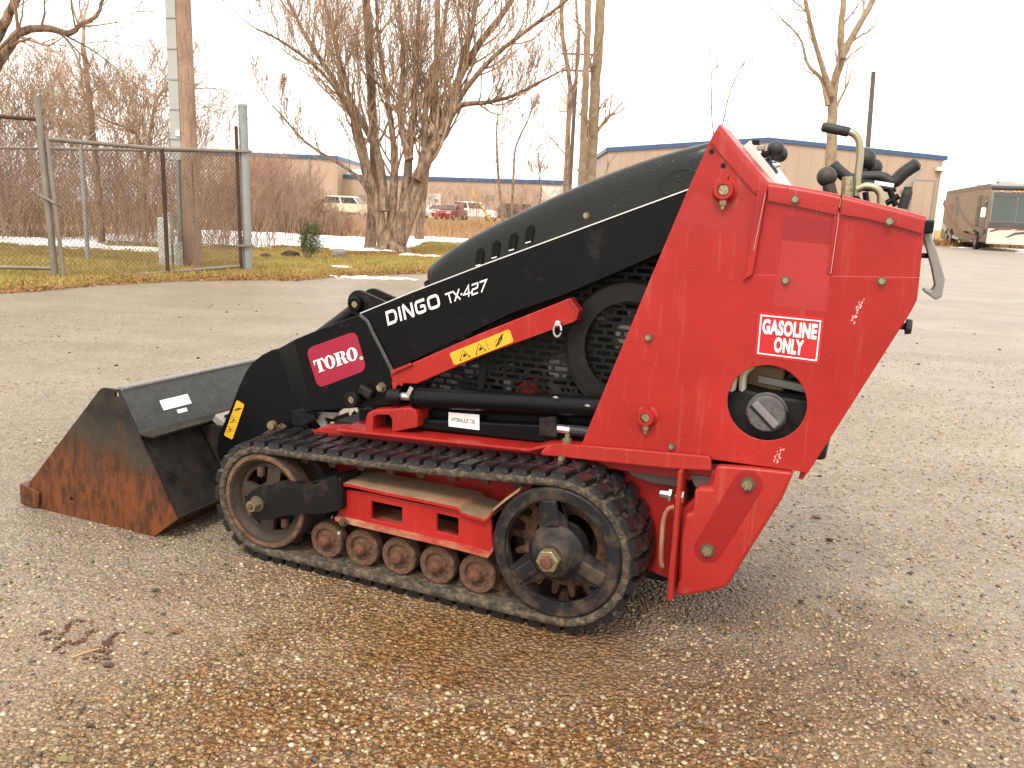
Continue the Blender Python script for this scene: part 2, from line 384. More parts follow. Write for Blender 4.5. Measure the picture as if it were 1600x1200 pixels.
# ================================================================== SETTING
def ground_material():
    q = NT('gravel_pavement'); co = q.coord()
    wide = q.noise(co, .55, 4, .5); mid = q.noise(co, 3.2, 5, .6); fine = q.noise(co, 260, 3, .6)
    warp = q.node('ShaderNodeVectorMath', operation='ADD'); q.l.new(co, warp.inputs[0])
    wv = q.node('ShaderNodeTexNoise'); wv.inputs['Scale'].default_value = 60; q.l.new(co, wv.inputs['Vector'])
    sc = q.node('ShaderNodeVectorMath', operation='SCALE'); sc.inputs['Scale'].default_value = .012
    q.l.new(wv.outputs['Color'], sc.inputs[0]); q.l.new(sc.outputs[0], warp.inputs[1])
    def vor(scale, feat='F1'):
        v = q.node('ShaderNodeTexVoronoi'); v.feature = feat; v.inputs['Scale'].default_value = scale; q.l.new(warp.outputs[0], v.inputs['Vector']); return v
    va = vor(88); vb = vor(165); vc = vor(50)
    def stonecol(v):
        s = q.node('ShaderNodeSeparateColor'); q.l.new(v.outputs['Color'], s.inputs[0])
        return q.ramp(s.outputs[0], [(0, (.055, .046, .038)), (.10, (.18, .13, .075)), (.28, (.34, .25, .14)), (.46, (.27, .15, .06)), (.58, (.40, .31, .19)), (.74, (.27, .23, .17)), (.86, (.50, .41, .27)), (.965, (.66, .58, .44))], 'CONSTANT'), s.outputs[1]
    ca, ra = stonecol(va); cb, rb = stonecol(vb); cc, rc = stonecol(vc)
    pick = q.ramp(ra, [(.45, K4), (.46, W4)]); stones = q.mix(pick, ca, cb)
    big = q.math('MULTIPLY', q.ramp(rc, [(.84, K4), (.85, W4)]), q.ramp(vc.outputs['Distance'], [(.3, W4), (.36, K4)]))
    stones = q.mix(big, stones, cc)
    gapm = q.ramp(va.outputs['Distance'], [(.42, K4), (.62, W4)])
    stones = q.mix(q.math('MULTIPLY', gapm, .9), stones, (.085, .050, .021))
    # silt filling between stones: pale grey tan, more on the dry outer parts
    sepc = q.node('ShaderNodeSeparateXYZ'); q.l.new(co, sepc.inputs[0])
    # distance from the damp, dirty stand of the machine
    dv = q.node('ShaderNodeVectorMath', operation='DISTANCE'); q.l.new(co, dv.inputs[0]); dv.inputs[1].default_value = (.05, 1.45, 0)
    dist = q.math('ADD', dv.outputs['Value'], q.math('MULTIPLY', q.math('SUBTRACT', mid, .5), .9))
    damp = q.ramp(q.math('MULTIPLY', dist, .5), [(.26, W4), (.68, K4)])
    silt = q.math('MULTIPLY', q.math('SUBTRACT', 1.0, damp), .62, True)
    siltn = q.math('ADD', silt, q.math('MULTIPLY', q.math('SUBTRACT', mid, .5), .5), True)
    siltcol = q.mix(q.ramp(wide, [(.35, K4), (.65, W4)]), (.30, .25, .20), (.385, .33, .265))
    sf = q.math('MULTIPLY', siltn, q.ramp(fine, [(.3, (.6,) * 3), (.6, W4)]))
    c = q.mix(sf, stones, siltcol)
    c = q.mix(q.math('MULTIPLY', q.ramp(fine, [(.35, W4), (.6, K4)]), .35), c, (.5, .45, .4), 'MULTIPLY')
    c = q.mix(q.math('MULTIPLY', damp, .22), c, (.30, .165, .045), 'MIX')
    wetb = q.ramp(q.noise(co, 1.1, 5, .6), [(.42, K4), (.62, W4)])
    c = q.mix(q.math('MULTIPLY', wetb, .28), c, (.80, .74, .64), 'MULTIPLY')
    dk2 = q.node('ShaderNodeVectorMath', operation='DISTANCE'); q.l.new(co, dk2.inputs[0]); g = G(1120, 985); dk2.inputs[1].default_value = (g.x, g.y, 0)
    wet_shade = q.ramp(q.math('ADD', dk2.outputs['Value'], q.math('MULTIPLY', q.math('SUBTRACT', mid, .5), .7)), [(.15, W4), (.75, K4)])  # wet gravel plus the machine's rear shadow, painted in as a dark patch
    c = q.mix(q.math('MULTIPLY', wet_shade, .75), c, (.52, .46, .42), 'MULTIPLY')
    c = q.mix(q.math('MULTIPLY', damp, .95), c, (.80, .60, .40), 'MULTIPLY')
    # coarse grit that stays readable farther out
    v3 = vor(30); v4 = vor(62)
    g3 = q.node('ShaderNodeSeparateColor'); q.l.new(v3.outputs['Color'], g3.inputs[0]); g4 = q.node('ShaderNodeSeparateColor'); q.l.new(v4.outputs['Color'], g4.inputs[0])
    outer = q.math('SUBTRACT', 1.0, damp)
    spk = q.math('MULTIPLY', q.ramp(g3.outputs[0], [(.80, K4), (.83, W4)]), q.ramp(v3.outputs['Distance'], [(.22, W4), (.34, K4)]))
    c = q.mix(q.math('MULTIPLY', q.math('MULTIPLY', spk, outer), .55), c, (.17, .125, .09))
    spk2 = q.ramp(g4.outputs[0], [(0, (.70, .69, .66)), (.3, (.92, .91, .9)), (.75, W4), (.9, (1.18, 1.18, 1.16))])
    c = q.mix(q.math('MULTIPLY', outer, .85), c, spk2, 'MULTIPLY')
    pat = q.ramp(q.noise(co, .9, 7, .7), [(.40, K4), (.60, W4)])
    c = q.mix(q.math('MULTIPLY', q.math('MULTIPLY', pat, outer), .40), c, (.70, .67, .66), 'MULTIPLY')
    # faint lighter dried rings and tyre-worn bands
    band = q.ramp(q.noise(q.coord((.6, 1.1, 1)), 1.3, 7, .68), [(.46, K4), (.60, W4)])
    c = q.mix(q.math('MULTIPLY', band, .2), c, (.43, .365, .295))
    # red-brown mud print, left foreground
    dm = q.node('ShaderNodeVectorMath', operation='DISTANCE'); q.l.new(co, dm.inputs[0]); g = G(160, 1000); dm.inputs[1].default_value = (g.x, g.y, 0)
    mud = q.ramp(q.math('ADD', dm.outputs['Value'], q.math('MULTIPLY', q.math('SUBTRACT', mid, .5), .35)), [(.08, W4), (.28, K4)])
    c = q.mix(q.math('MULTIPLY', mud, .6), c, (.26, .18, .125))
    q.l.new(c, q.b.inputs['Base Color'])
    q.l.new(q.ramp(damp, [(0, (.40,) * 3), (1, (.34,) * 3)]), q.b.inputs['Roughness'])
    q.b.inputs['Specular IOR Level'].default_value = .30
    h = q.math('SUBTRACT', 1.0, va.outputs['Distance']); h = q.math('ADD', h, q.math('MULTIPLY', q.math('SUBTRACT', 1.0, vb.outputs['Distance']), .4))
    h = q.math('ADD', h, q.math('MULTIPLY', big, .5))
    h = q.math('MULTIPLY', h, q.math('SUBTRACT', 1.0, q.math('MULTIPLY', sf, .6)))
    q.bump(h, 1, .012)
    return q.m
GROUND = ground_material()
# the lot: dense near the camera, with low undulation far out
def sheet(name, xs, ys, hf, m, label=None, kind='structure'):
    X, Y = np.meshgrid(xs, ys); Z = hf(X, Y); V = np.stack([X, Y, Z], -1).reshape(-1, 3)
    nx, ny = len(xs), len(ys); i = np.arange(nx - 1); j = np.arange(ny - 1); I, J = np.meshgrid(i, j); b = (J * nx + I).ravel()
    F = np.stack([b, b + 1, b + nx + 1, b + nx], 1)
    o = np_mesh(name, V, F, m, smooth=True); tag(o, label, kind=kind); return o
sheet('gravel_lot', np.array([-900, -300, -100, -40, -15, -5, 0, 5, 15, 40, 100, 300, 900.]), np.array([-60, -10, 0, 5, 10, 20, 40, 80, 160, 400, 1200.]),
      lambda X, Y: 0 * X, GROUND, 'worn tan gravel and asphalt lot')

# edge of the lot in world metres (left part traced, then running behind the machine to the right)
EDGE = [(-60, 2.0), (-14, 6.8)] + [tuple(G(a, b).xy) for a, b in ((-160, 470), (0, 457), (90, 452), (170, 444), (290, 438), (400, 436), (470, 437), (540, 431), (640, 427), (700, 424))] \
    + [(1.5, 17.5), (8, 33), (14, 42), (19, 50), (30, 53), (60, 50), (200, 60)]
def edge_y(x):
    xs = [p[0] for p in EDGE]; ys = [p[1] for p in EDGE]; return np.interp(x, xs, ys)
_s = sorted(EDGE); EDGE = _s
def vnoise(x, y, s, seed=0):
    """cheap smooth value noise on arrays"""
    x = np.asarray(x) * s + 37.1 * seed; y = np.asarray(y) * s + 11.7 * seed
    xi = np.floor(x); yi = np.floor(y); fx = x - xi; fy = y - yi; fx = fx * fx * (3 - 2 * fx); fy = fy * fy * (3 - 2 * fy)
    def h(a, b):
        t = np.sin(a * 127.1 + b * 311.7 + seed * 74.7) * 43758.5453; return t - np.floor(t)
    return (h(xi, yi) * (1 - fx) + h(xi + 1, yi) * fx) * (1 - fy) + (h(xi, yi + 1) * (1 - fx) + h(xi + 1, yi + 1) * fx) * fy
def fbm(x, y, s, seed=0): return sum(vnoise(x, y, s * 2 ** k, seed + k) * .5 ** k for k in range(4)) / 1.875

def turf_material():
    q = NT('winter_turf'); co = q.coord()
    a = q.noise(co, .8, 6, .65); b = q.noise(co, 7, 5, .7); f = q.noise(co, 70, 4, .7)
    c = q.mix(q.ramp(a, [(.38, K4), (.60, W4)]), (.30, .19, .075), (.33, .265, .075))
    c = q.mix(q.ramp(b, [(.45, K4), (.65, W4)]), c, (.19, .15, .045))
    c = q.mix(q.math('MULTIPLY', q.ramp(f, [(.4, K4), (.7, W4)]), .6), c, (.36, .22, .09))
    q.l.new(c, q.b.inputs['Base Color']); q.b.inputs['Roughness'].default_value = .95; q.b.inputs['Specular IOR Level'].default_value = .1
    q.bump(f, 1, .03); return q.m
TURF = turf_material()
def build_verge():
    xs = np.concatenate([np.linspace(-60, -14, 12), np.linspace(-13.5, 6, 90), np.linspace(6.5, 60, 40), np.linspace(70, 200, 5)])
    ts = np.concatenate([[0, .02, .06, .12], np.linspace(.2, 3, 14), np.linspace(3.5, 20, 24), np.linspace(24, 120, 12), [400, 900]])
    V = []
    for t in ts:
        y = edge_y(xs) + (fbm(xs, xs * 0, 1.3, 3) - .5) * .5 + t
        z = .006 + .05 * min(1, t / .5) * (.5 + fbm(xs, y, .9, 5)) + (.03 * min(t, 20) / 20) * 0
        V.append(np.stack([xs, y, z], -1))
    V = np.array(V); ny, nx = V.shape[:2]; I, J = np.meshgrid(np.arange(nx - 1), np.arange(ny - 1)); b = (J * nx + I).ravel()
    o = np_mesh('grass_verge', V.reshape(-1, 3), np.stack([b, b + 1, b + nx + 1, b + nx], 1), TURF, smooth=True)
    tag(o, 'yellowing winter turf beyond the lot', kind='structure')
build_verge()
def turf_z(x, y):
    t = y - edge_y(x); return .006 + .05 * np.clip(t / .5, 0, 1) * (.5 + fbm(x, y, .9, 5))

def scatter_tris(name, n, gen, m, label):
    pos, size, lean = gen(n); k = len(pos); a = nr.rand(k) * 6.283; w = size[:, 1:2]
    dx = np.stack([np.cos(a), np.sin(a), 0 * a], 1)
    tip = pos + np.stack([lean[:, 0], lean[:, 1], size[:, 0]], 1)
    V = np.stack([pos - dx * w, pos + dx * w, tip], 1).reshape(-1, 3); F = np.arange(3 * k).reshape(-1, 3)
    o = np_mesh(name, V, F, m); tag(o, label, kind='stuff'); return o
def leafy(name, c1, c2, c3=None, rough=.9, scale=25):
    q = NT(name); co = q.coord(); n = q.noise(co, scale, 3, .6)
    st = [(.3, c1), (.55, c2)] + ([(.72, c3)] if c3 else [])
    q.l.new(q.ramp(n, st), q.b.inputs['Base Color']); q.b.inputs['Roughness'].default_value = rough; q.b.inputs['Specular IOR Level'].default_value = .15
    return q.m
GRASS = leafy('dry_green_grass', (.24, .20, .055), (.36, .28, .085), (.46, .32, .13), scale=3)
LEAF = leafy('fallen_leaves', (.16, .07, .03), (.30, .15, .06), (.42, .26, .12), scale=40)
WEED = leafy('tan_dead_weeds', (.24, .135, .07), (.40, .25, .135), (.5, .34, .2), scale=4)
TWIG = leafy('red_brown_twigs', (.25, .15, .105), (.38, .245, .175), (.48, .34, .25), scale=3)
def g_grass(n):
    x = nr.uniform(-12, 3, n); y = edge_y(x) + .1 + nr.rand(n) ** 1.4 * 13
    d = fbm(x, y, .7, 9); k = d > .42 - .25 * (y < edge_y(x) + 5); x, y = x[k], y[k]
    s = np.stack([nr.uniform(.02, .07, len(x)), nr.uniform(.003, .007, len(x))], 1)
    return np.stack([x, y, turf_z(x, y)], 1), s, nr.uniform(-.03, .03, (len(x), 2))
scatter_tris('grass_blades', 150000, g_grass, GRASS, 'short yellow green winter grass on the verge')
def g_leaf(n):
    x = nr.uniform(-13, 2, n); t = nr.exponential(.55, n) - .25; y = edge_y(x) + t
    m2 = nr.rand(n) < .3; tx, ty = -2.9, 18.2; x[m2] = nr.normal(tx, 1.1, m2.sum()); y[m2] = nr.normal(ty, .7, m2.sum())
    s = np.stack([nr.uniform(.005, .03, n), nr.uniform(.008, .022, n)], 1)
    z = np.where(y > edge_y(x), turf_z(x, y), 0) + .008
    return np.stack([x, y, z], 1), s, nr.uniform(-.04, .04, (n, 2))
scatter_tris('leaf_litter', 26000, g_leaf, LEAF, 'brown fallen leaves along the edge of the lot')
def g_weed(n):
    x = nr.uniform(-26, 14, n); y = nr.uniform(27, 58, n) 
    k = (fbm(x, y, .25, 21) > .33) & (y > edge_y(x) + 1); x, y = x[k], y[k]
    s = np.stack([nr.uniform(.2, .62, len(x)) * (.4 + .9 * fbm(x, y, .5, 4)), nr.uniform(.012, .03, len(x))], 1)
    return np.stack([x, y, x * 0 + .03], 1), s, nr.uniform(-.25, .25, (len(x), 2))
scatter_tris('dead_weeds', 60000, g_weed, WEED, 'strip of tan dead weeds in front of the far car park')
def g_weed2(n):
    x = nr.uniform(21, 60, n); y = edge_y(x) + nr.uniform(-.5, 3.5, n)
    s = np.stack([nr.uniform(.1, .5, n), nr.uniform(.02, .05, n)], 1)
    return np.stack([x, y, x * 0 + .03], 1), s, nr.uniform(-.15, .15, (n, 2))
scatter_tris('dead_weeds', 7000, g_weed2, LEAF, 'orange brown weeds at the foot of the parked motorhome')
# far hedge band on the horizon behind everything (irregular scrub)
SNOW = pbr('old_snow', (.86, .86, .87), .55, var=.04, bump=(30, .5, .02))
def snow(name, x0, x1, y0, y1, thr, label, step=.06, seed=1, yb=None):
    xs = np.arange(x0, x1, step); ys = np.arange(y0, y1, step); X, Y = np.meshgrid(xs, ys)
    f = fbm(X, Y * 2, .8, seed) * .7 + fbm(X, Y * 1.5, 4.5, seed + 9) * .3; e = np.minimum(np.minimum(X - x0, x1 - X) / ((x1 - x0) * .25), np.minimum(Y - y0, y1 - Y) / ((y1 - y0) * .3)); e = np.clip(e, 0, 1)
    h = (f * (.55 + .45 * e) - thr) * .25; base = np.where(Y > edge_y(X), turf_z(X, Y), 0.0)
    Z = base + .02 * (Y > edge_y(X) + .5) + np.clip(h, -.02, .06)
    nx, ny = len(xs), len(ys); I, J = np.meshgrid(np.arange(nx - 1), np.arange(ny - 1)); b = (J * nx + I).ravel()
    F = np.stack([b, b + 1, b + nx + 1, b + nx], 1); hh = h.ravel(); keep = (hh[F] > -.004).sum(1) >= 2; F = F[keep]
    V = np.stack([X, Y, Z], -1).reshape(-1, 3); u, inv = np.unique(F, return_inverse=True)
    o = np_mesh(name, V[u], inv.reshape(-1, 4), SNOW, smooth=True); tag(o, label, kind='stuff')
snow('snow_strip', -10.2, -2.6, 18.2, 26.5, .27, 'band of old snow behind the tree', .09, 2)
snow('snow_strip', -16, -6.0, 15.0, 18.8, .40, 'broken snow beyond the chain link fence', .08, 4)
snow('snow_strip', -4.6, 1.5, 25.0, 28.6, .34, 'thin far band of snow right of the broad tree', .1, 3)
snow('snow_strip', -3.4, -.7, 11.2, 14.2, .585, 'melting snow scraps at the edge of the lot', .04, 6)
snow('snow_strip', -2.6, -1.5, 17.2, 18.2, .42, 'snow scrap right of the tree foot', .05, 8)
snow('snow_strip', 24, 40, 43, 51.5, .40, 'snow in front of the motorhome', .2, 11)

# ------------------------------------------------------------------ bark and trees
BARK = pbr('grey_brown_bark', (.30, .20, .13), .9, var=.4, vscale=5, bump=(26, 1, .06), streak=((.08, .05, .033), .6))
BARK2 = pbr('pale_tan_bark', (.27, .195, .125), .9, var=.3, vscale=5, dirt=((.14, .095, .06), .4, 10), bump=(20, 1, .03))
BARK3 = pbr('dark_twig_bark', (.34, .225, .145), .9, var=.3, vscale=3)
def twigs(sg, p, d, L, r, depth, R, up=.12, spread=.5, kids=(1, 2), ratio=.78, jit=.10, nseg=4, minr=.0035):
    d = d.normalized()
    for i in range(nseg):
        d = (d + Vector((R.gauss(0, jit), R.gauss(0, jit), R.gauss(0, jit) + up * .5))).normalized()
        q = p + d * (L / nseg); r2 = max(minr * .8, r * (1 - .42 / nseg)); sg.add(p, q, r, r2)
        if depth > 0 and i >= 1 and R.random() < .62:
            a = R.uniform(0, 6.283); o = d.orthogonal().normalized(); o = Matrix.Rotation(a, 3, d) @ o
            twigs(sg, q, d + o * spread * R.uniform(.7, 1.5), L * ratio * R.uniform(.6, 1.05), max(minr, r2 * .55), depth - 1, R, up, spread, kids, ratio, jit, nseg, minr)
        p, r = q, r2
    if depth > 0:
        for _ in range(R.choice(kids)):
            a = R.uniform(0, 6.283); o = d.orthogonal().normalized(); o = Matrix.Rotation(a, 3, d) @ o
            twigs(sg, p, d + o * spread * R.uniform(.5, 1.1), L * ratio * R.uniform(.8, 1.1), max(minr, r * .72), depth - 1, R, up, spread, kids, ratio, jit, nseg, minr)

def limb(mb, sg, pts, r0, r1, R, depth=3, L=1.1, nb=8, start=.3, up=.2, seg=10, spread=.6, twr=None, top=True, minr=.0035):
    P = smooth_path(pts, 6); n = len(P)
    P = [p + Vector((R.gauss(0, r0 * .05), R.gauss(0, r0 * .05), 0)) if 0 < i < n - 1 else p for i, p in enumerate(P)]
    rs = [r0 + (r1 - r0) * (i / (n - 1)) ** (.45 if pts[0].z < 0 else .7) for i in range(n)]
    mb.tube(P, rs, seg)
    for _ in range(nb):
        t = R.uniform(start, 1); i = min(n - 2, int(t * (n - 1))); p = P[i]; d = (P[i + 1] - P[i]).normalized()
        o = d.orthogonal().normalized(); o = Matrix.Rotation(R.uniform(0, 6.283), 3, d) @ o
        twigs(sg, p, d * .7 + o * R.uniform(.5, 1.0), L * R.uniform(.6, 1.1) * (1.15 - .5 * t), (twr or rs[i] * .42), depth, R, up, spread, minr=minr)
    if top: twigs(sg, P[-1], P[-1] - P[-2], L, r1, depth, R, up, spread, minr=minr)

def tree(name, label, base_px, stems, Y, bark, seed, depth=3, L=1.1, nb=8, up=.2, dy=1.2, group=None, twigm=None, minr=.0035, start=.3, rootflare=None):
    R = random.Random(seed); loc = PY(*base_px, Y); loc.z = 0
    root = empty(name, loc); mb = MB(); sg = Segs()
    for st in stems:
        pts, r0, r1 = st[:3]; o = st[3] if len(st) > 3 else {}
        w = o.get('dy', R.uniform(-dy, dy)); n = len(pts)
        P = [PY(x, y, Y + w * (i / (n - 1)) ** 1.3 + o.get('y0', 0)) - loc for i, (x, y) in enumerate(pts)]
        if o.get('foot'): P[0].z = -.05
        limb(mb, sg, P, r0, r1, R, o.get('depth', depth), o.get('L', L), o.get('nb', nb), o.get('start', start), up, minr=minr, top=o.get('top', True))
    if rootflare:
        for k in range(9):
            a = k * .7 + R.uniform(-.2, .2); f = rootflare; c = Vector((math.cos(a), math.sin(a), 0))
            mb.tube(smooth_path([Vector((0, 0, f * 1.5)) + c * f * .25, Vector((0, 0, f * .6)) + c * f * .55, Vector((0, 0, -.06)) + c * f * R.uniform(1.1, 1.4)], 4), [f * .42, f * .36, f * .32, f * .3, f * .28, f * .26, f * .22, f * .18, f * .12], 9)
    mb.build('trunk', bark, root, smooth=60)
    if sg.a: sg.build('crown', twigm or BARK3, root)
    tag(root, label, 'tree', group); return root

T = []
tree('broad_bare_tree', 'broad bare multi-stemmed tree with ridged flared trunk on the grass', (612, 398), [
    ([(612, 398), (628, 345), (650, 290), (678, 225), (700, 170), (735, 90), (800, 0), (840, -60)], .27, .04, dict(foot=1, dy=.8, nb=26)),
    ([(600, 395), (592, 330), (575, 270), (560, 200), (530, 140), (480, 60), (440, -20)], .17, .03, dict(foot=1, nb=26)),
    ([(612, 396), (612, 330), (616, 250), (606, 160), (592, 60), (586, -40)], .17, .03, dict(foot=1, nb=26)),
    ([(622, 395), (632, 320), (640, 230), (648, 150), (652, 60), (660, -60)], .19, .03, dict(foot=1, nb=26)),
    ([(626, 380), (655, 300), (664, 220), (668, 140), (690, 60), (706, -50)], .13, .03, dict(foot=0, nb=26)),
    ([(590, 345), (570, 290), (540, 262), (500, 238), (470, 215), (440, 180), (425, 165)], .06, .012, dict(L=.55, nb=16)),
    ([(575, 285), (556, 215), (545, 170), (500, 110), (440, 65), (400, 45)], .08, .015, dict(nb=20)),
    ([(698, 190), (720, 165), (760, 160), (800, 150), (840, 130), (875, 112)], .08, .015, dict(L=.7, nb=20)),
    ([(690, 210), (720, 150), (770, 90), (820, 50), (880, 5), (910, -30)], .08, .02, dict(nb=22)),
    ([(600, 330), (590, 240), (545, 150), (525, 70), (500, -30)], .12, .03),
    ([(650, 280), (700, 190), (720, 110), (740, 30), (745, -60)], .13, .03),
    ([(640, 250), (625, 180), (630, 90), (620, -30)], .10, .03),
], 18.6, BARK, 11, depth=3, L=1.0, nb=26, up=.42, dy=2.0, rootflare=.36, minr=.0048)
tree('slender_tree', 'dark slender trunk close behind the broad tree on its right side', (655, 372), [
    ([(655, 372), (660, 310), (668, 250), (676, 200), (682, 100), (684, 0)], .17, .08, dict(foot=1, nb=2, dy=0))], 26, BARK, 12, depth=2)
tree('slender_tree', 'dark slender trunk close behind the broad tree on its left side', (578, 378), [
    ([(578, 380), (582, 320), (585, 240), (580, 140), (575, 40), (570, -40)], .16, .08, dict(foot=1, nb=4, dy=0))], 19.6, BARK, 13, depth=3)
tree('tall_pale_tree', 'thicker of the two tall pale trunks left of the far gabled building', (928, 372), [
    ([(915, 372), (922, 280), (928, 180), (934, 80), (940, -20), (944, -100)], .34, .20, dict(foot=1, dy=0, nb=4, L=1.3, start=.1))], 40, BARK2, 14, depth=2, up=.1)
tree('tall_pale_tree', 'thinner left one of the two tall pale trunks left of the far gabled building', (908, 372), [
    ([(903, 372), (909, 280), (913, 180), (917, 80), (920, -20), (922, -100)], .22, .13, dict(foot=1, dy=0, nb=3, L=1.2, start=.1))], 39, BARK2, 15, depth=2, up=.1)
tree('slender_tree', 'thin dark tree crossing the utility pole left of the tall pale trunks', (882, 372), [
    ([(880, 372), (884, 290), (888, 200), (890, 130), (880, 60), (876, -20)], .17, .08, dict(foot=1, dy=0, nb=7, L=1.6)),
    ([(888, 200), (896, 140), (905, 80), (900, 0)], .08, .04, dict(nb=4))], 37, BARK, 16, depth=2)
tree('fork_tree', 'tan forked tree behind the control handles of the loader', (1297, 380), [
    ([(1290, 382), (1295, 300), (1300, 200), (1302, 140), (1318, 85), (1345, 35), (1375, -20)], .45, .14, dict(foot=1, dy=1, nb=5, L=2)),
    ([(1316, 92), (1314, 50), (1318, 0), (1322, -50)], .2, .12, dict(nb=2, L=1.5)),
    ([(1300, 150), (1285, 105), (1272, 60), (1258, 0), (1250, -50)], .18, .07, dict(nb=6, L=1.6)),
    ([(1293, 165), (1284, 125), (1262, 100), (1250, 60), (1222, 30)], .14, .035, dict(nb=7, L=1.4))], 46, BARK2, 17, depth=2, minr=.014, up=.2)
tree('far_bare_tree', 'small distant bare tree above the pointed tip of the red tower', (1115, 350), [
    ([(1116, 352), (1118, 250), (1112, 180), (1112, 120), (1108, 82)], .12, .03, dict(foot=1, nb=9, L=1.6, start=.5)),
    ([(1118, 250), (1130, 190), (1142, 140), (1165, 92)], .10, .03, dict(nb=9, L=1.6, start=.3))], 75, BARK, 18, depth=2, minr=.018, up=.25)
tree('far_bare_tree', 'thin twin stemmed bare tree before the long low building', (785, 352), [
    ([(788, 352), (780, 290), (776, 220), (778, 178)], .14, .04, dict(foot=1, nb=8, L=1.3)),
    ([(800, 352), (802, 280), (806, 230), (824, 190)], .13, .04, dict(foot=1, nb=9, L=1.3)),
    ([(836, 352), (846, 300), (842, 270), (852, 240)], .07, .03, dict(foot=1, nb=5, L=.9))], 50, BARK, 19, depth=3, minr=.012, up=.2)
tree('overhanging_tree', 'bare limb reaching in over the fence at the upper left corner', (-60, 400), [
    ([(-80, 410), (-60, 250), (-20, 130), (10, 80), (30, 52), (70, 44), (108, 52), (125, 38), (150, 25), (165, -10)], .15, .02, dict(foot=1, nb=12, L=1.0, dy=0, start=.35)),
    ([(-50, 200), (-20, 90), (10, 30), (35, -20)], .11, .05, dict(nb=5, dy=0))], 12.5, BARK, 20, depth=3, up=0.0, minr=.004)
tree('leaning_snag', 'thin dark leaning stem rising from the thicket behind the fence', (150, 380), [
    ([(160, 385), (152, 280), (143, 190), (136, 120), (130, 76)], .085, .05, dict(foot=1, nb=7, L=.7, dy=0))], 17.5, BARK, 21, depth=2)
tree('scrub_tree', 'small crooked tree rising from the thicket left of the wooden pole', (230, 390), [
    ([(225, 390), (226, 300), (232, 230), (240, 175), (252, 145), (275, 138)], .07, .02, dict(foot=1, nb=26, L=.9)),
    ([(228, 280), (215, 215), (198, 200), (170, 190)], .05, .015, dict(nb=10, L=.8))], 17.0, BARK, 22, depth=3, up=.1, minr=.004)

# thickets (nobody could count the stems)
def thicket(name, label, x0, x1, y0, y1, n, h, seed, m=TWIG, r=.006, hfun=None, depth=2):
    R = random.Random(seed); sg = Segs()
    for _ in range(n):
        x = R.uniform(x0, x1); y = R.uniform(y0, y1); hh = h * R.uniform(.55, 1.0) * (hfun(x, y) if hfun else 1)
        d = Vector((R.gauss(0, .22), R.gauss(0, .22), 1))
        twigs(sg, Vector((x, y, 0)), d, hh * .52, r * R.uniform(.7, 1.4), depth, R, .15, .5, (1, 2), .6, .12, 3, r * .5)
    o = sg.build(name, m); tag(o, label, kind='stuff'); return o
thicket('thicket', 'dense red brown thicket behind the chain link fence', -15.5, -5.2, 16.5, 21, 1000, 2.15, 31, r=.0065, depth=3)
thicket('thicket', 'taller twiggy scrub at the far left behind the fence', -16.5, -7.6, 17.5, 22, 330, 4.3, 32, m=BARK3, r=.010, depth=4)
thicket('thicket', 'reddish bush right of the tall galvanized gate post', -9.8, -5.6, 26.5, 29.5, 700, 3.0, 33, r=.009, depth=3, hfun=lambda x, y: max(.22, 1 - abs(x + 8.3) * .32))
thicket('thicket', 'thin scrub among the dead weeds', -6, 9, 30, 52, 260, 2.4, 34, r=.010, depth=3)
thicket('thicket', 'low thin stems under the broad tree', -4.9, -3.2, 23, 27, 120, 1.5, 35, r=.005)

# ------------------------------------------------------------------ fence, poles
GALV = pbr('galvanized_steel', (.27, .275, .265), .55, .5, dirt=((.20, .13, .08), .22, 8), bump=(60, .2))
RUSTP = pbr('rusty_pipe', (.055, .026, .018), .8, var=.35, vscale=6, dirt=((.16, .12, .1), .2, 7))
PIPE = pbr('worn_grey_pipe', (.20, .175, .145), .6, .3, var=.25, dirt=((.15, .075, .04), .38, 6))
WIRE = pbr('chain_link_wire', (.13, .095, .07), .6, .2, var=.3)
def mesh_panel(parent, a, b, z0a, z1a, z0b, z1b, pitch=.06, r=.0024):
    """diamond chain link between ground points a and b (parent-local), heights at both ends"""
    sg = Segs(); a = Vector(a); b = Vector(b); L = (b - a).length
    def pt(s, t): z = (z0a + (z0b - z0a) * s / L) * (1 - t) + (z1a + (z1b - z1a) * s / L) * t; p = a + (b - a) * (s / L); return Vector((p.x, p.y, z))
    H = (z1a - z0a + z1b - z0b) / 2; n = int((L + H) / pitch) + 1
    for i in range(n):
        for sgn in (1, -1):
            s0 = i * pitch - H if sgn > 0 else i * pitch
            s1 = s0 + H * sgn; t0, t1 = 0.0, 1.0
            lo, hi = (s0, s1) if sgn > 0 else (s1, s0)
            def clip(s): return (s - s0) / (s1 - s0)
            if s0 < 0: t0 = clip(0); s0c = 0
            elif s0 > L: t0 = clip(L); s0c = L
            else: s0c = s0
            if s1 < 0: t1 = clip(0); s1c = 0
            elif s1 > L: t1 = clip(L); s1c = L
            else: s1c = s1
            if t1 <= t0 or t0 > 1 or t1 < 0: continue
            sg.add(pt(s0c, t0), pt(s1c, t1), r, r)
    return sg.build('chain_link_mesh', WIRE, parent, 3)
def post_mb(p, z0, z1, r, tilt=(0, 0), seg=12):
    mb = MB(); mb.tube([Vector((p[0], p[1], z0)), Vector((p[0] + tilt[0], p[1] + tilt[1], z1))], r, seg); return mb
A1 = G(87, 440); A2 = G(388, 430)
def rel(p, o): return Vector((p[0] - o[0], p[1] - o[1], 0))
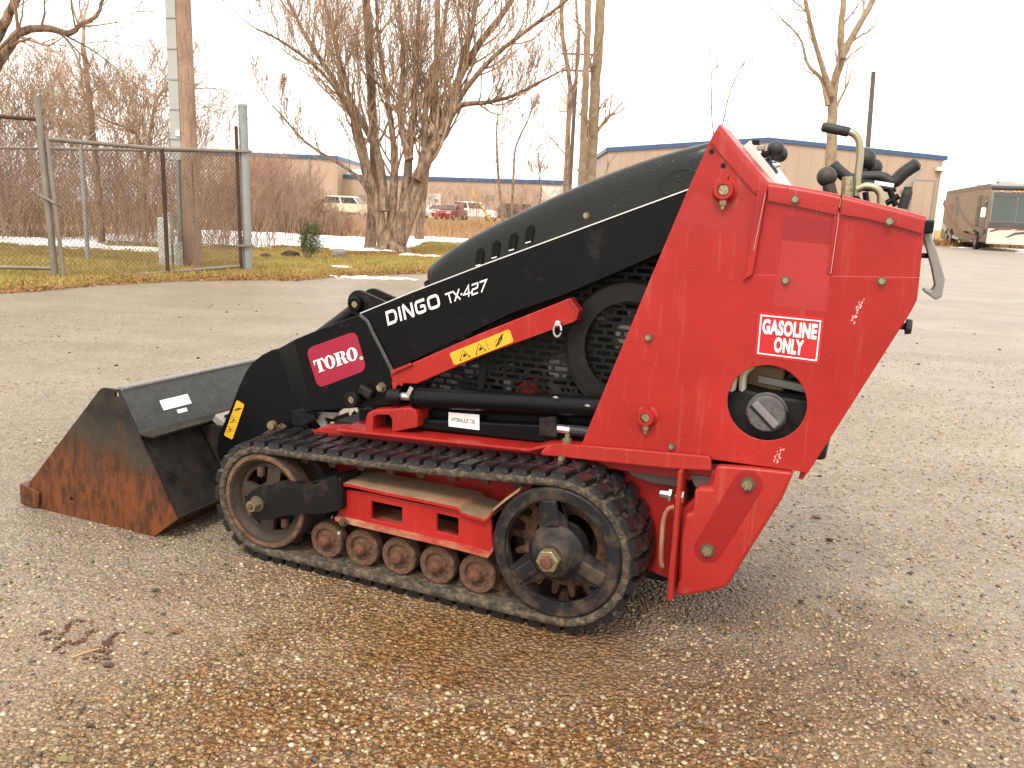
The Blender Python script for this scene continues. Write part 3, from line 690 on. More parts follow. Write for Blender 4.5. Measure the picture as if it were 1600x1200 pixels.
# posts
t = empty('gate_post', A1)
post_mb((0, 0), 0, 2.14, .042, (-.06, 0)).build('post', PIPE, t, smooth=True)
mb = MB()
for k in range(6): mb.lathe([(.001, 0), (.05, 0), (.05, .02), (.001, .02)], (0, 0, 0), 10)
for z in (1.95, 1.8, 1.62, 1.5):
    mb2 = MB(); mb2.tube([Vector((-.06 * z / 2.14 - .05, 0, z)), Vector((-.06 * z / 2.14 + .05, 0, z))], .012, 8); mb2.build('wire_clamp', RUSTP, t)
mbc = MB(); mbc.tube([Vector((-.09, -.05, 1.02)), Vector((-.0, -.06, .98)), Vector((.08, -.05, .93)), Vector((.11, 0, .9)), Vector((.06, .05, .97))], .018, 7); mbc.build('latch_chain', PIPE, t)
tag(t, 'narrow leaning fence post with latch chain at the left end of the gate', 'fence post')
t = empty('gate_post', A2)
post_mb((0, 0), 0, 2.32, .062, (-.02, 0), 16).build('post', GALV, t, smooth=True)
mb = MB(); mb.lathe([(.001, .0), (.066, .0), (.066, .03), (.03, .05), (.001, .05)], (0, 0, 0), 16)
o = mb.build('post_cap', GALV, t); o.rotation_euler = (math.pi / 2, 0, 0); o.location = (-.02, 0, 2.31)
for z in (1.72, .42):
    mb = MB(); mb.box((-.03, -.02, z), (.2, .17, .035)); mb.build('hinge', PIPE, t, bevel=.005)
tag(t, 'thick galvanized gate post standing at the right end of the gate', 'fence post')
# the gate between them
g0 = G(92, 438, .0); t = empty('chain_link_gate', A1 + Vector((.06, -.03, 0)))
e = rel(A2, A1) - Vector((.16, .03, 0))
def tubep(name, pts, r, m, parent, seg=10):
    mb = MB(); mb.tube(pts, r, seg); return mb.build(name, m, parent, smooth=True)
tubep('top_rail', [Vector((-.02, 0, 1.66)), Vector((e.x * .5, e.y * .5, 1.66)), Vector((e.x, e.y, 1.71))], .026, PIPE, t)
tubep('bottom_rail', [Vector((e.x * .25, e.y * .25, .04)), Vector((e.x, e.y, .13))], .024, PIPE, t)
tubep('gate_stile', [Vector((-.02, 0, 1.66)), Vector((.06, 0, .04))], .024, PIPE, t)
tubep('gate_stile', [Vector((e.x, e.y, 2.05)), Vector((e.x + .02, e.y, .08))], .024, RUSTP, t)
q5 = (G(243, 400) - A1); f5 = .56
tubep('middle_bar', [Vector((e.x * f5, e.y * f5, 1.67)), Vector((e.x * f5, e.y * f5, .09))], .027, RUSTP, t)
mesh_panel(t, (0, 0, 0), (e.x, e.y, 0), .05, 1.65, .13, 1.69)
tag(t, 'chain link gate with rusty middle bar between the two posts', 'gate')
# panel running off to the left
t = empty('chain_link_fence', A1); L_end = Vector((-2.2, -.55, 0))
tubep('top_rail', [Vector((-.04, 0, 1.88)), L_end + Vector((0, 0, 1.92))], .024, RUSTP, t)
tubep('bottom_rail', [Vector((0, 0, .16)), L_end + Vector((0, 0, .16))], .024, PIPE, t)
tag(t, 'open rail fence panel running off left from the narrow post', 'fence')
mesh_panel(t, (0, 0, 0), L_end, .16, 1.88, .16, 1.92)
# back fence
t = empty('chain_link_fence', (A2.x, A2.y, 0)); B1 = Vector((-6.62, 12.92, 0)); B2 = Vector((-10.5, 14.6, 0))
b1 = B1 - A2; b1.z = 0; b2 = B2 - A2; b2.z = 0
tubep('top_rail', [Vector((0, 0, 1.72)), b1 + Vector((0, 0, 1.71)), b2 + Vector((0, 0, 1.73))], .022, PIPE, t)
for p in (b1, b2):
    tubep('post', [p + Vector((0, 0, 0)), p + Vector((0, 0, 1.74))], .034, GALV, t)
    tubep('barb_arm', [p + Vector((0, 0, 1.74)), p + Vector((.28, -.1, 1.95))], .016, GALV, t)
mesh_panel(t, (0, 0, 0), b1, .03, 1.7, .03, 1.7); mesh_panel(t, b1, b2, .03, 1.7, .03, 1.72)
tag(t, 'back chain link fence with barbed arm post in front of the thicket', 'fence')
# wooden pole, conduit, stub
WOOD = pbr('weathered_pole_wood', (.33, .215, .145), .85, var=.22, vscale=3, dirt=((.17, .11, .08), .38, 4), bump=(30, .7, .02), streak=((.20, .13, .10), .5))
pl = G(302, 419); t = empty('utility_pole', pl)
tubep('pole', [Vector((0, 0, -.1)), Vector((-.01, 0, 3)), Vector((-.05, 0, 9))], [.14, .125, .10], WOOD, t, 18)
mb = MB(); mb.box((-.1, -.12, 1.98), (.06, .04, .08)); mb.build('bracket', STEEL, t)
mb = MB()
for i in range(30): mb.box((.075, -.10, .3 + i * .045), (.02, .012, .036))
mb.build('marker_strip', RUSTP, t)
tag(t, 'thick brown wooden utility pole behind the gate', 'utility pole')
cd = G(284, 419); t = empty('cable_conduit', cd)
tubep('lower_pipe', [Vector((0, 0, 0)), Vector((0, 0, 1.62))], .036, GALV, t)
mb = MB(); mb.prism(rrect(-.072, 1.60, .072, 9, .02), -.035, .035); mb.build('cable_cover', pbr('grey_cover', (.35, .355, .33), .6, var=.06), t)
for i in range(16):
    mb = MB(); mb.box((0, -.04, 1.9 + i * .42), (.14, .012, .018)); mb.build('strap', GALV, t)
tag(t, 'pale grey cable cover and pipe fixed left of the wooden pole', 'conduit')
hb = G(262, 421); t = empty('utility_pedestal', hb); PED = pbr('faded_green_white_box', (.34, .35, .31), .7, var=.3, vscale=9)
mb = MB(); mb.box((0, 0, .38), (.19, .16, .76)); mb.build('housing', PED, t, bevel=.012)
mb = MB(); mb.box((.03, 0, .79), (.11, .12, .08)); mb.build('cap', PED, t, bevel=.02)
mb = MB(); mb.box((.16, .02, .2), (.10, .12, .4)); mb.build('side_box', PED, t, bevel=.012)
tag(t, 'short pale utility pedestal beside the foot of the wooden pole', 'utility box')

# far utility poles
FARWOOD = pbr('dark_pole_wood', (.10, .075, .06), .9, var=.2)
p = PY(886, 366, 62); p.z = 0; t = empty('utility_pole', p)
tubep('pole', [Vector((0, 0, 0)), Vector((.1, 0, 14))], [.16, .12], FARWOOD, t)
for z in (12.0, 10.9):
    mb = MB(); mb.box((.1, -.15, z), (2.3, .1, .12)); mb.build('crossarm', FARWOOD, t)
mb = MB(); mb.tube([Vector((-.75, -.1, 8.1)), Vector((-.75, -.1, 9.2))], .33, 14); mb.build('transformer', pbr('transformer_grey', (.5, .5, .48), .6), t, smooth=True)
mb = MB(); mb.box((-.3, 0, 8.9), (.8, .08, .08)); mb.build('bracket', FARWOOD, t)
tag(t, 'distant utility pole with crossarms and grey transformer can', 'utility pole')
p = PY(1345, 372, 70); p.z = 0; t = empty('utility_pole', p)
q = PY(1365, 112, 70) - p
tubep('pole', [Vector((0, 0, 0)), q], [.22, .17], FARWOOD, t)
tag(t, 'plain dark pole standing behind the control handles, leaning right', 'utility pole')
p = PY(778, 348, 45); p.z = 0; t = empty('guy_guard', p); q = PY(735, 297, 45) - p
tubep('sleeve', [Vector((0, 0, 0)), q], .05, YEL, t); tag(t, 'slanting yellow guy wire guard among the dead weeds', 'guy wire guard')

# ------------------------------------------------------------------ buildings
def siding(name, col, pitch):
    q = NT(name); co = q.coord(); s = q.node('ShaderNodeSeparateXYZ'); q.l.new(co, s.inputs[0])
    n = q.noise(q.coord((1, 1, .25)), .9, 6, .65)
    w = q.math('FRACT', q.math('MULTIPLY', q.math('ADD', s.outputs[0], s.outputs[1]), 1 / pitch))
    line = q.ramp(w, [(0, K4), (.08, W4), (.92, W4), (1, K4)])
    c = q.mix(q.ramp(n, [(.3, K4), (.7, W4)]), tuple(v * .9 for v in col), tuple(v * 1.06 for v in col))
    c = q.mix(q.math('MULTIPLY', q.math('SUBTRACT', 1.0, line), .32), c, tuple(v * .6 for v in col))
    q.l.new(c, q.b.inputs['Base Color']); q.b.inputs['Roughness'].default_value = .6; q.bump(line, .3, .03); return q.m
TANW = siding('tan_metal_siding', (.385, .275, .20), .9)
BLUE = pbr('blue_trim', (.045, .085, .175), .5, var=.08)
ROOFM = pbr('pale_roof', (.45, .44, .42), .5)
GREYD = pbr('grey_door', (.22, .20, .18), .5)
OFFW = pbr('off_white_door', (.62, .58, .52), .5)
# gabled building on the right: gable wall faces us
YG = 61.0
gl = PY(950, 237, YG); gp = PY(1200, 221, YG); gr = PY(1476, 250, YG)
t = empty('warehouse', (gl.x, YG, 0)); 
x1 = gp.x - gl.x; x2 = gr.x - gl.x
mb = MB(); mb.prism([(0, 0), (x2, 0), (x2, gr.z), (x1, gp.z), (0, gl.z)], 0, 30); mb.build('wall', TANW, t)
mb = MB(); mb.prism([(-.15, gl.z - .02), (x1, gp.z - .02), (x2 + .15, gr.z - .02), (x2 + .15, gr.z + .26), (x1, gp.z + .26), (-.15, gl.z + .26)], -.12, 30.1); mb.build('roof_trim', BLUE, t)
mb = MB(); mb.prism([(-.1, gl.z + .27), (x1, gp.z + .27), (x2 + .1, gr.z + .27), (x2 + .1, gr.z + .30), (x1, gp.z + .30), (-.1, gl.z + .30)], -.05, 30.0); mb.build('roof', ROOFM, t)
def onwall(name, m, a, b, c, d, parent, ox, Y, y0, y1, bevel=0):
    P = [(PY(x, y, Y).x - ox, PY(x, y, Y).z) for x, y in (a, b, c, d)]; x0 = min(p[0] for p in P); xx = max(p[0] for p in P); z0 = max(.03, min(p[1] for p in P)); z1 = max(p[1] for p in P)
    mb = MB(); mb.box(((x0 + xx) / 2, (y0 + y1) / 2, (z0 + z1) / 2), (xx - x0, y1 - y0, z1 - z0)); return mb.build(name, m, parent, bevel)
dframe = onwall('door_frame', GREYD, (1424, 281), (1448, 281), (1448, 382), (1424, 382), t, gl.x, YG, -.06, -.005)
onwall('door', TANW, (1427, 284), (1445, 284), (1445, 379), (1427, 379), dframe, gl.x, YG, -.10, -.065)
onwall('wall_light', OFFW, (1461, 261), (1472, 261), (1472, 267), (1461, 267), t, gl.x, YG, -.35, -.01)
mb = MB(); mb.tube([Vector((x2 - .15, -.12, .1)), Vector((x2 - .15, -.12, gr.z - .1))], .07, 8); mb.build('downspout', OFFW, t)
mb = MB(); mb.box((x2 * .5, -.03, .35), (x2, .05, .7)); mb.build('base_band', GREYD, t)
tag(t, 'tan gabled warehouse with blue roof edge behind the loader controls', 'building')
# long low building with lower and higher part
YL = 95.0
def flat_building(name, label, px0, px1, pyt, Y, deep, parent=None, slope=0):
    a = PY(px0, pyt, Y); b = PY(px1, pyt + (px1 - px0) * slope, Y); t = empty(name, (a.x, Y, 0)); W = b.x - a.x
    mb = MB(); mb.prism([(0, 0), (W, 0), (W, b.z - .25), (0, a.z - .25)], 0, deep); mb.build('wall', TANW, t)
    mb = MB(); mb.prism([(-.1, a.z - .3), (W + .1, b.z - .3), (W + .1, b.z + .1), (-.1, a.z + .1)], -.15, deep); mb.build('roof_trim', BLUE, t)
    tag(t, label, 'building'); return t, a, W, b
t, a, W, b = flat_building('factory_hall', 'long low tan building with blue eave behind the broad tree', 508, 880, 273, YL, 25, slope=.028)
mb = MB(); mb.prism([(1, a.z + .12), (14, a.z + .10), (14, a.z + .5), (12, a.z + .75), (3, a.z + .8), (1, a.z + .55)], 2, 20); mb.build('roof_snow', SNOW, t, bevel=.1)
onwall('loading_door', OFFW, (662, 303), (688, 303), (688, 340), (662, 340), t, a.x, YL, -.1, -.01)
onwall('loading_door', OFFW, (845, 292), (880, 292), (880, 345), (845, 345), t, a.x, YL, -.1, -.01)
for x in (560, 610, 760): onwall('vent_panel', GREYD, (x, 305), (x + 12, 305), (x + 12, 312), (x, 312), t, a.x, YL, -.08, -.01)
onwall('door_sign', BLUE, (679, 311), (684, 311), (684, 315), (679, 315), t, a.x, YL, -.16, -.11)
t, a, W, b = flat_building('factory_hall', 'taller tan hall with thin blue eave behind the fence and thicket', 300, 527, 236, YL - 3, 27, slope=.04)
onwall('loading_door', OFFW, (312, 266), (350, 266), (350, 312), (312, 312), t, a.x, YL - 3, -.1, -.01)
onwall('downspout', GREYD, (483, 247), (485, 247), (485, 340), (483, 340), t, a.x, YL - 3, -.12, -.01)

# ------------------------------------------------------------------ distant cars
GLASSD = pbr('dark_window_glass', (.03, .035, .04), .08, var=0); TYRE = pbr('tyre_rubber', (.02, .02, .02), .8); CHR = pbr('hubcap', (.5, .5, .5), .3, .8)
LAMP = pbr('lamp_lens', (.7, .65, .55), .2, var=0); TAIL = pbr('tail_lens', (.4, .02, .02), .3, var=0)
def car(label, col, px, Y, rz, kind='sedan', rough=.3):
    p = PY(px, 350, Y); p.z = .03; t = empty('parked_car', p, rz); m = pbr('car_paint_%d' % len(MATS), col, rough, .1, var=.04, coat=.4)
    L, H, Wd = (4.5, 1.42, 1.75) if kind == 'sedan' else (4.5, 1.75, 1.82)
    if kind == 'sedan':
        prof = [(-2.2, .3), (-2.25, .62), (-2.1, .82), (-1.1, .93), (-.95, .95), (1.25, .98), (1.5, .97), (2.1, .95), (2.25, .7), (2.2, .3)]
        cab = [(-1.05, .93), (-.35, 1.36), (.0, 1.42), (.8, 1.42), (1.1, 1.36), (1.7, .96)]; win = [(-.88, .96), (-.32, 1.31), (.78, 1.36), (1.45, .98)]
    else:
        prof = [(-2.2, .35), (-2.25, .75), (-2.1, .98), (-1.0, 1.08), (2.2, 1.1), (2.25, .7), (2.2, .35)]
        cab = [(-1.05, 1.07), (-.55, 1.68), (-.3, 1.74), (2.05, 1.74), (2.2, 1.1)]; win = [(-.85, 1.12), (-.48, 1.62), (1.98, 1.65), (2.08, 1.14)]
    mb = MB(); mb.prism(prof, -Wd / 2, Wd / 2); mb.build('body', m, t, bevel=.07, seg=3, smooth=True)
    mb = MB(); mb.prism(cab, -Wd / 2 + .13, Wd / 2 - .13); mb.build('cabin', m, t, bevel=.05, seg=3, smooth=True)
    for sy in (-1, 1):
        xm = (win[0][0] + win[3][0]) / 2
        for A, B in ((0, .47), (.52, 1)):
            def lerp(a, b, f): return (a[0] + (b[0] - a[0]) * f, a[1] + (b[1] - a[1]) * f)
            quad = [lerp(win[0], win[3], A), lerp(win[1], win[2], A), lerp(win[1], win[2], B), lerp(win[0], win[3], B)]
            mb = MB(); mb.prism(quad, sy * (Wd / 2 - .135), sy * (Wd / 2 - .12)); mb.build('side_window', GLASSD, t)
        for x in (-1.38, 1.38):
            mb = MB(); mb.lathe([(.001, -.1), (.31, -.1), (.34, -.05), (.34, .05), (.31, .1), (.001, .1)], (x, sy * (Wd / 2 - .1), .34), 18); w = mb.build('wheel', TYRE, t)
            mb = MB(); mb.lathe([(.001, -.115), (.2, -.108), (.2, .108), (.001, .115)], (x, sy * (Wd / 2 - .1), .34), 14); mb.build('hubcap', CHR, w)
        mb = MB(); mb.box((-2.2, sy * .62, .70), (.12, .35, .14)); mb.build('headlight', LAMP, t, bevel=.02)
        mb = MB(); mb.box((2.2, sy * .66, .84), (.12, .26, .16)); mb.build('tail_light', TAIL, t, bevel=.02)
    z0, z1 = (.97, 1.33) if kind == 'sedan' else (1.14, 1.64)
    xa, xb = (-1.02, -.42) if kind == 'sedan' else (-1.01, -.6)
    mb = MB(); mb.add([(xa, -.66, z0), (xa, .66, z0), (xb, .56, z1), (xb, -.56, z1), (xa - .03, -.66, z0 + .015), (xa - .03, .66, z0 + .015), (xb - .03, .56, z1 + .015), (xb - .03, -.56, z1 + .015)],
                     [(0, 1, 2, 3), (7, 6, 5, 4), (0, 4, 5, 1), (1, 5, 6, 2), (2, 6, 7, 3), (3, 7, 4, 0)]); mb.build('windscreen', GLASSD, t)
    tag(t, label, 'car', 'cars parked before the long low building'); return t
GRP = None
car('dark red sedan parked nearest in front of the white loading door', (.22, .01, .02), 703, 74, math.radians(75))
car('pale silver sedan parked behind the dark red one', (.5, .52, .54), 686, 82, math.radians(75))
car('white boxy wagon parked right of the dark red sedan', (.75, .75, .73), 744, 80, math.radians(168), 'suv')
car('dark grey wagon parked rightmost behind thin trunks', (.06, .06, .065), 792, 80, math.radians(5), 'suv')
car('yellow tan wagon parked left of the broad tree', (.62, .56, .42), 548, 74, math.radians(172), 'suv')
car('bright red sedan leftmost beside the yellow tan wagon', (.5, .02, .015), 514, 77, math.radians(200))
car('white sedan between the bright red one and the yellow tan wagon', (.7, .7, .68), 527, 82, math.radians(172))

# ------------------------------------------------------------------ motorhome
def motorhome():
    c = PY(1541, 360, 45); c.z = 0; r = PY(1468, 357, 57); r.z = 0
    ax = (r - c).normalized(); L = 12.0; rz = math.atan2(ax.y, ax.x); t = empty('motorhome', c, rz)   # local x: front -> rear along the visible side; y<0 is the front-right
    # local y: the visible side at y = 0; body extends to the right of travel seen from us
    side = 1 if (Matrix.Rotation(rz, 3, 'Z') @ Vector((0, 1, 0))).x > 0 else -1; Wd = 2.55 * side
    body = pbr('taupe_motorhome_paint', (.165, .128, .094), .25, .1, var=.12, vscale=.6, coat=.5); dk = pbr('dark_motorhome_paint', (.05, .045, .042), .25, coat=.5, var=.1)
    cream = pbr('cream_motorhome_paint', (.62, .53, .42), .3, coat=.5, var=.05); cop = pbr('copper_motorhome_paint', (.17, .06, .03), .3, coat=.4)
    glass = pbr('motorhome_glass', (.06, .075, .065), .07, var=.1, vscale=1)
    mb = MB(); mb.prism([(0, .38), (-.12, .6), (-.14, 1.5), (.06, 3.0), (.35, 3.35), (L - .3, 3.35), (L, 3.1), (L, .38)], 0, Wd); mb.build('body', body, t, bevel=.09, seg=3, smooth=True)
    mb = MB(); mb.prism([(.1, 3.36), (.5, 3.50), (L - .4, 3.46), (L - .2, 3.3), (L - .2, 3.2), (.1, 3.2)], -.02 * side, Wd + .02 * side); mb.build('roof', dk, t, bevel=.04)
    y = -.012 * side; y1 = .01 * side
    def onside(name, pts, m, par=t, d=0): mb = MB(); mb.prism(pts, y - d * side, y1); return mb.build(name, m, par)
    w = onside('side_window', rrect(3.0, 1.75, 5.4, 2.75, .12), glass); onside('side_window', rrect(6.6, 1.85, 8.2, 2.7, .12), dk); onside('side_window', rrect(9.3, 1.85, 10.4, 2.6, .12), dk)
    onside('slide_out', rrect(2.3, .95, 6.6, 3.0, .1), pbr('slide_paint', (.19, .15, .11), .3, coat=.4), t, .12)
    onside('door', rrect(.55, .7, 1.35, 2.85, .08), dk); onside('door_window', rrect(.68, 1.75, 1.22, 2.7, .05), glass, t, .02)
    onside('stripe', smooth2([(.2, 1.1), (2.5, 1.35), (5, 1.9), (8, 3.0)], 5) + list(reversed(smooth2([(.2, .85), (2.7, 1.15), (5.3, 1.7), (8.5, 3.0)], 5))), dk, t, .13)
    onside('stripe', smooth2([(1.5, .7), (4.5, .9), (8, 1.6), (11.5, 2.9)], 5) + list(reversed(smooth2([(1.5, .55), (4.7, .75), (8.3, 1.4), (11.8, 2.6)], 5))), cop, t, .13)
    onside('stripe', smooth2([(6, .5), (9, .8), (11.5, 1.4)], 5) + list(reversed(smooth2([(6.5, .42), (9.3, .62), (11.8, 1.2)], 5))), cream, t, .02)
    for x in (1.95, 8.6, 9.9):
        mb = MB(); mb.lathe([(.001, -.14), (.44, -.14), (.49, -.08), (.49, .14), (.001, .14)], (x, .1 * side, .49), 24); wv = mb.build('wheel', TYRE, t)
        mb = MB(); mb.lathe([(.001, .155), (.12, .16), (.28, .15), (.28, -.15), (.12, -.16), (.001, -.155)], (x, .1 * side, .49), 20); mb.build('rim', CHR, wv)
        onside('wheel_arch', [(x + .62 * math.cos(a), .45 + .62 * math.sin(a)) for a in np.linspace(0, math.pi, 14)], TYRE, t, -.004)
    # front
    def onfront(name, a0, z0, a1, z1, m, par=t, d=0.02, r=.05):
        def xf(z): return -.14 + (z - 1.5) * .2 / 1.5 if z > 1.5 else -.14
        mb = MB(); P = rrect(a0, z0, a1, z1, r); n = len(P)
        vs = [(xf(z) - d, a * side, z) for a, z in P] + [(xf(z) + .02, a * side, z) for a, z in P]
        mb.add(vs, [tuple(range(n)), tuple(range(2 * n - 1, n - 1, -1))] + [(i, (i + 1) % n, n + (i + 1) % n, n + i) for i in range(n)]); return mb.build(name, m, par)
    onfront('windscreen', .12, 1.55, 1.25, 2.78, glass); onfront('windscreen', 1.29, 1.55, 2.43, 2.78, glass)
    onfront('brow', .1, 2.8, 2.45, 3.02, dk, r=.03)
    for a in (.45, 1.05, 1.275, 1.5, 2.1): onfront('marker_light', a - .07, 3.05, a + .07, 3.11, pbr('amber_lens', (.9, .35, .08), .3), d=.05, r=.02)
    onfront('nose_panel', .04, .52, 2.5, 1.15, cream, d=.03); onfront('dark_band', .04, 1.18, 2.5, 1.5, dk, d=.03)
    onfront('bumper', .02, .36, 2.52, .56, pbr('grey_bumper', (.5, .48, .44), .4), d=.14)
    def swoosh(pts, m):
        mb = MB(); n = len(pts); vs = [(-.2, a * side, z) for a, z in pts] + [(-.15, a * side, z) for a, z in pts]
        mb.add(vs, [tuple(range(n)), tuple(range(2 * n - 1, n - 1, -1))] + [(i, (i + 1) % n, n + (i + 1) % n, n + i) for i in range(n)]); mb.build('stripe', m, t)
    swoosh([(.1, 1.02), (.5, 1.2), (1.1, 1.22), (1.15, 1.12), (.6, 1.1), (.15, .94)], cop)
    swoosh([(.9, .72), (1.3, .98), (2.4, 1.12), (2.4, 1.0), (1.4, .9), (1.0, .72)], dk); swoosh([(1.2, 1.1), (1.7, 1.2), (2.45, 1.22), (2.45, 1.15), (1.8, 1.12)], cop)
    for a in (.3, 2.2): onfront('headlight', a - .2, .86, a + .2, 1.06, LAMP, d=.05)
    for yy in (-.35, 2.9):
        mb = MB(); mb.tube([Vector((-.1, (yy * .4 if yy < 0 else 2.6) * side, 2.6)), Vector((-.35, yy * side, 2.45)), Vector((-.35, yy * side, 2.1))], .035, 6); k = mb.build('mirror_arm', dk, t)
        mb = MB(); mb.box((-.35, yy * side, 1.95), (.14, .22, .5)); mb.build('mirror', WHITE, k, bevel=.04)
    for x in (2.2, 6.5):
        mb = MB(); mb.prism([(x, 3.4), (x + .15, 3.72), (x + .8, 3.75), (x + 1.1, 3.4)], .8 * side, 1.6 * side); mb.build('roof_unit', ALU, t, bevel=.05)
    mb = MB(); mb.box((.9, 1.9 * side, 3.6), (.5, .5, .3)); mb.build('roof_vent', WHITE, t, bevel=.06)
    tag(t, 'taupe and cream motorhome with swoosh stripes at the right edge', 'motorhome')
motorhome()

# ------------------------------------------------------------------ small things on the verge
def rock(loc, sx, sy, sz, m, name, label, cat, seed, group=None):
    R = random.Random(seed); bm = bmesh.new(); bmesh.ops.create_icosphere(bm, subdivisions=3, radius=1)
    offs = [Vector((R.gauss(0, 1), R.gauss(0, 1), R.gauss(0, 1))).normalized() for _ in range(9)]
    for v in bm.verts:
        n = v.co.normalized(); k = 1
        for i, o in enumerate(offs): k = min(k, .72 / max(.01, n.dot(o)) if n.dot(o) > .72 else 1)
        v.co = Vector((n.x * sx, n.y * sy, n.z * sz)) * (k + R.uniform(-.03, .03)) + Vector((0, 0, sz * .45))
    me = bpy.data.meshes.new(name); bm.to_mesh(me); bm.free(); me.materials.append(m)
    o = bpy.data.objects.new(name, me); o.location = loc; link(o); tag(o, label, cat, group); return o
ROCKM = pbr('grey_rock', (.23, .20, .17), .85, var=.25, vscale=4, bump=(20, .8, .03)); CLOD = pbr('dark_soil', (.055, .035, .025), .95, var=.3, bump=(30, 1, .03))
g = G(530, 407); rock((g.x, g.y, .03), .19, .15, .15, ROCKM, 'rock', 'grey angular rock on the grass left of the broad tree', 'rock', 3)
g = G(455, 406); rock((g.x, g.y, .03), .19, .14, .10, CLOD, 'soil_clod', 'larger dark soil clod beside the small evergreen bush', 'soil clod', 4, 'dark soil clods')
g = G(416, 407); rock((g.x, g.y, .03), .13, .11, .08, CLOD, 'soil_clod', 'smaller dark soil clod near the galvanized gate post', 'soil clod', 5, 'dark soil clods')
def bush():
    g = G(474, 410); t = empty('evergreen_bush', (g.x, g.y, .03)); R = random.Random(5); sg = Segs(); tips = []
    for d, h in (((.35, 0, 1), .62), ((.1, .1, 1), .6), ((.6, -.1, 1), .5), ((.45, .1, 1), .62), ((-.05, -.1, 1), .45), ((.9, .1, .9), .42), ((.2, -.2, 1), .58)):
        dv = Vector(d).normalized(); p = Vector((0, 0, 0))
        for k in range(6):
            q = p + (dv + Vector((R.gauss(0, .1), R.gauss(0, .1), 0))) * h / 6; sg.add(p, q, .016 - .002 * k, .014 - .002 * k); p = q
            if k > 1: tips += [p] * 2
    sg.build('stem', BARK2, t, 5); V = []; n = 3400
    for i in range(n):
        b = R.choice(tips); c = b + Vector((R.gauss(0, .036), R.gauss(0, .036), R.gauss(.02, .06))); d = Vector((R.gauss(0, 1), R.gauss(0, 1), R.gauss(.6, 1))).normalized() * .03; s = d.orthogonal().normalized() * .006
        V += [tuple(c - s), tuple(c + s), tuple(c + d)]
    np_mesh('foliage', np.array(V), np.arange(3 * n).reshape(-1, 3), leafy('evergreen_needles', (.03, .05, .012), (.07, .095, .025), (.13, .14, .05), scale=20), t)
    tag(t, 'small dark green evergreen bush on the grass left of the broad tree', 'bush')
bush()

# ------------------------------------------------------------------ loose gravel in the near lot (real stones)
PEB = None
def pebbles():
    q = NT('loose_gravel'); ge = q.node('ShaderNodeNewGeometry')
    c = q.ramp(ge.outputs['Random Per Island'], [(0, (.045, .036, .030)), (.08, (.15, .105, .06)), (.28, (.29, .21, .12)), (.46, (.24, .13, .05)), (.58, (.36, .275, .165)), (.76, (.24, .205, .15)), (.91, (.38, .30, .19)), (.988, (.52, .44, .32))], 'CONSTANT')
    q.l.new(c, q.b.inputs['Base Color']); q.b.inputs['Roughness'].default_value = .5
    bm = bmesh.new(); bmesh.ops.create_icosphere(bm, subdivisions=1, radius=1); V0 = np.array([v.co[:] for v in bm.verts]); F0 = np.array([[v.index for v in f.verts] for f in bm.faces]); bm.free()
    n = 88000; y = .8 + nr.rand(n) ** 2.0 * 6.5; x = nr.uniform(-1, 1, n) * (1.2 + .75 * y)
    k = fbm(x, y, 1.1, 40) > .30 + .13 * np.clip(np.hypot(x - .3, y - 1.5) - .8, 0, 1.6); x = x[k]; y = y[k]; n = len(x)
    s = .0026 + nr.rand(n) ** 3 * .0045; sx = s * nr.uniform(.8, 1.5, n); sy = s * nr.uniform(.7, 1.2, n); sz = s * nr.uniform(.35, .7, n); a = nr.rand(n) * 6.283
    P = V0[None] * np.stack([sx, sy, sz], 1)[:, None, :] * (1 + nr.uniform(-.14, .14, (n, len(V0), 1))); ca, sa = np.cos(a)[:, None], np.sin(a)[:, None]
    X = P[..., 0] * ca - P[..., 1] * sa + x[:, None]; Yv = P[..., 0] * sa + P[..., 1] * ca + y[:, None]; Z = P[..., 2] + (sz * .35)[:, None]
    V = np.stack([X, Yv, Z], -1).reshape(-1, 3); F = (F0[None] + (np.arange(n) * len(V0))[:, None, None]).reshape(-1, 3)
    o = np_mesh('loose_gravel', V, F, q.m, smooth=True); tag(o, 'loose small stones on the worn lot', kind='stuff')
    # sparse dark crumbs of dirt and asphalt
    n = 420; x = nr.uniform(-3.5, 6, n); y = nr.uniform(1.2, 9, n); s = .0035 + nr.rand(n) ** 3 * .009; sz = s * .6; a = nr.rand(n) * 6.283
    P = V0[None] * np.stack([s * 1.3, s, sz], 1)[:, None, :] * (1 + nr.uniform(-.25, .25, (n, len(V0), 1)))
    V = np.stack([P[..., 0] + x[:, None], P[..., 1] + y[:, None], P[..., 2] + (sz * .4)[:, None]], -1).reshape(-1, 3); F = (F0[None] + (np.arange(n) * len(V0))[:, None, None]).reshape(-1, 3)
    o = np_mesh('dirt_crumbs', V, F, CLOD); tag(o, 'dark dirt crumbs scattered over the lot', kind='stuff')
pebbles()
MUDM = pbr('red_brown_mud', (.085, .043, .026), .6, var=.35, vscale=60, bump=(90, 1, .006))
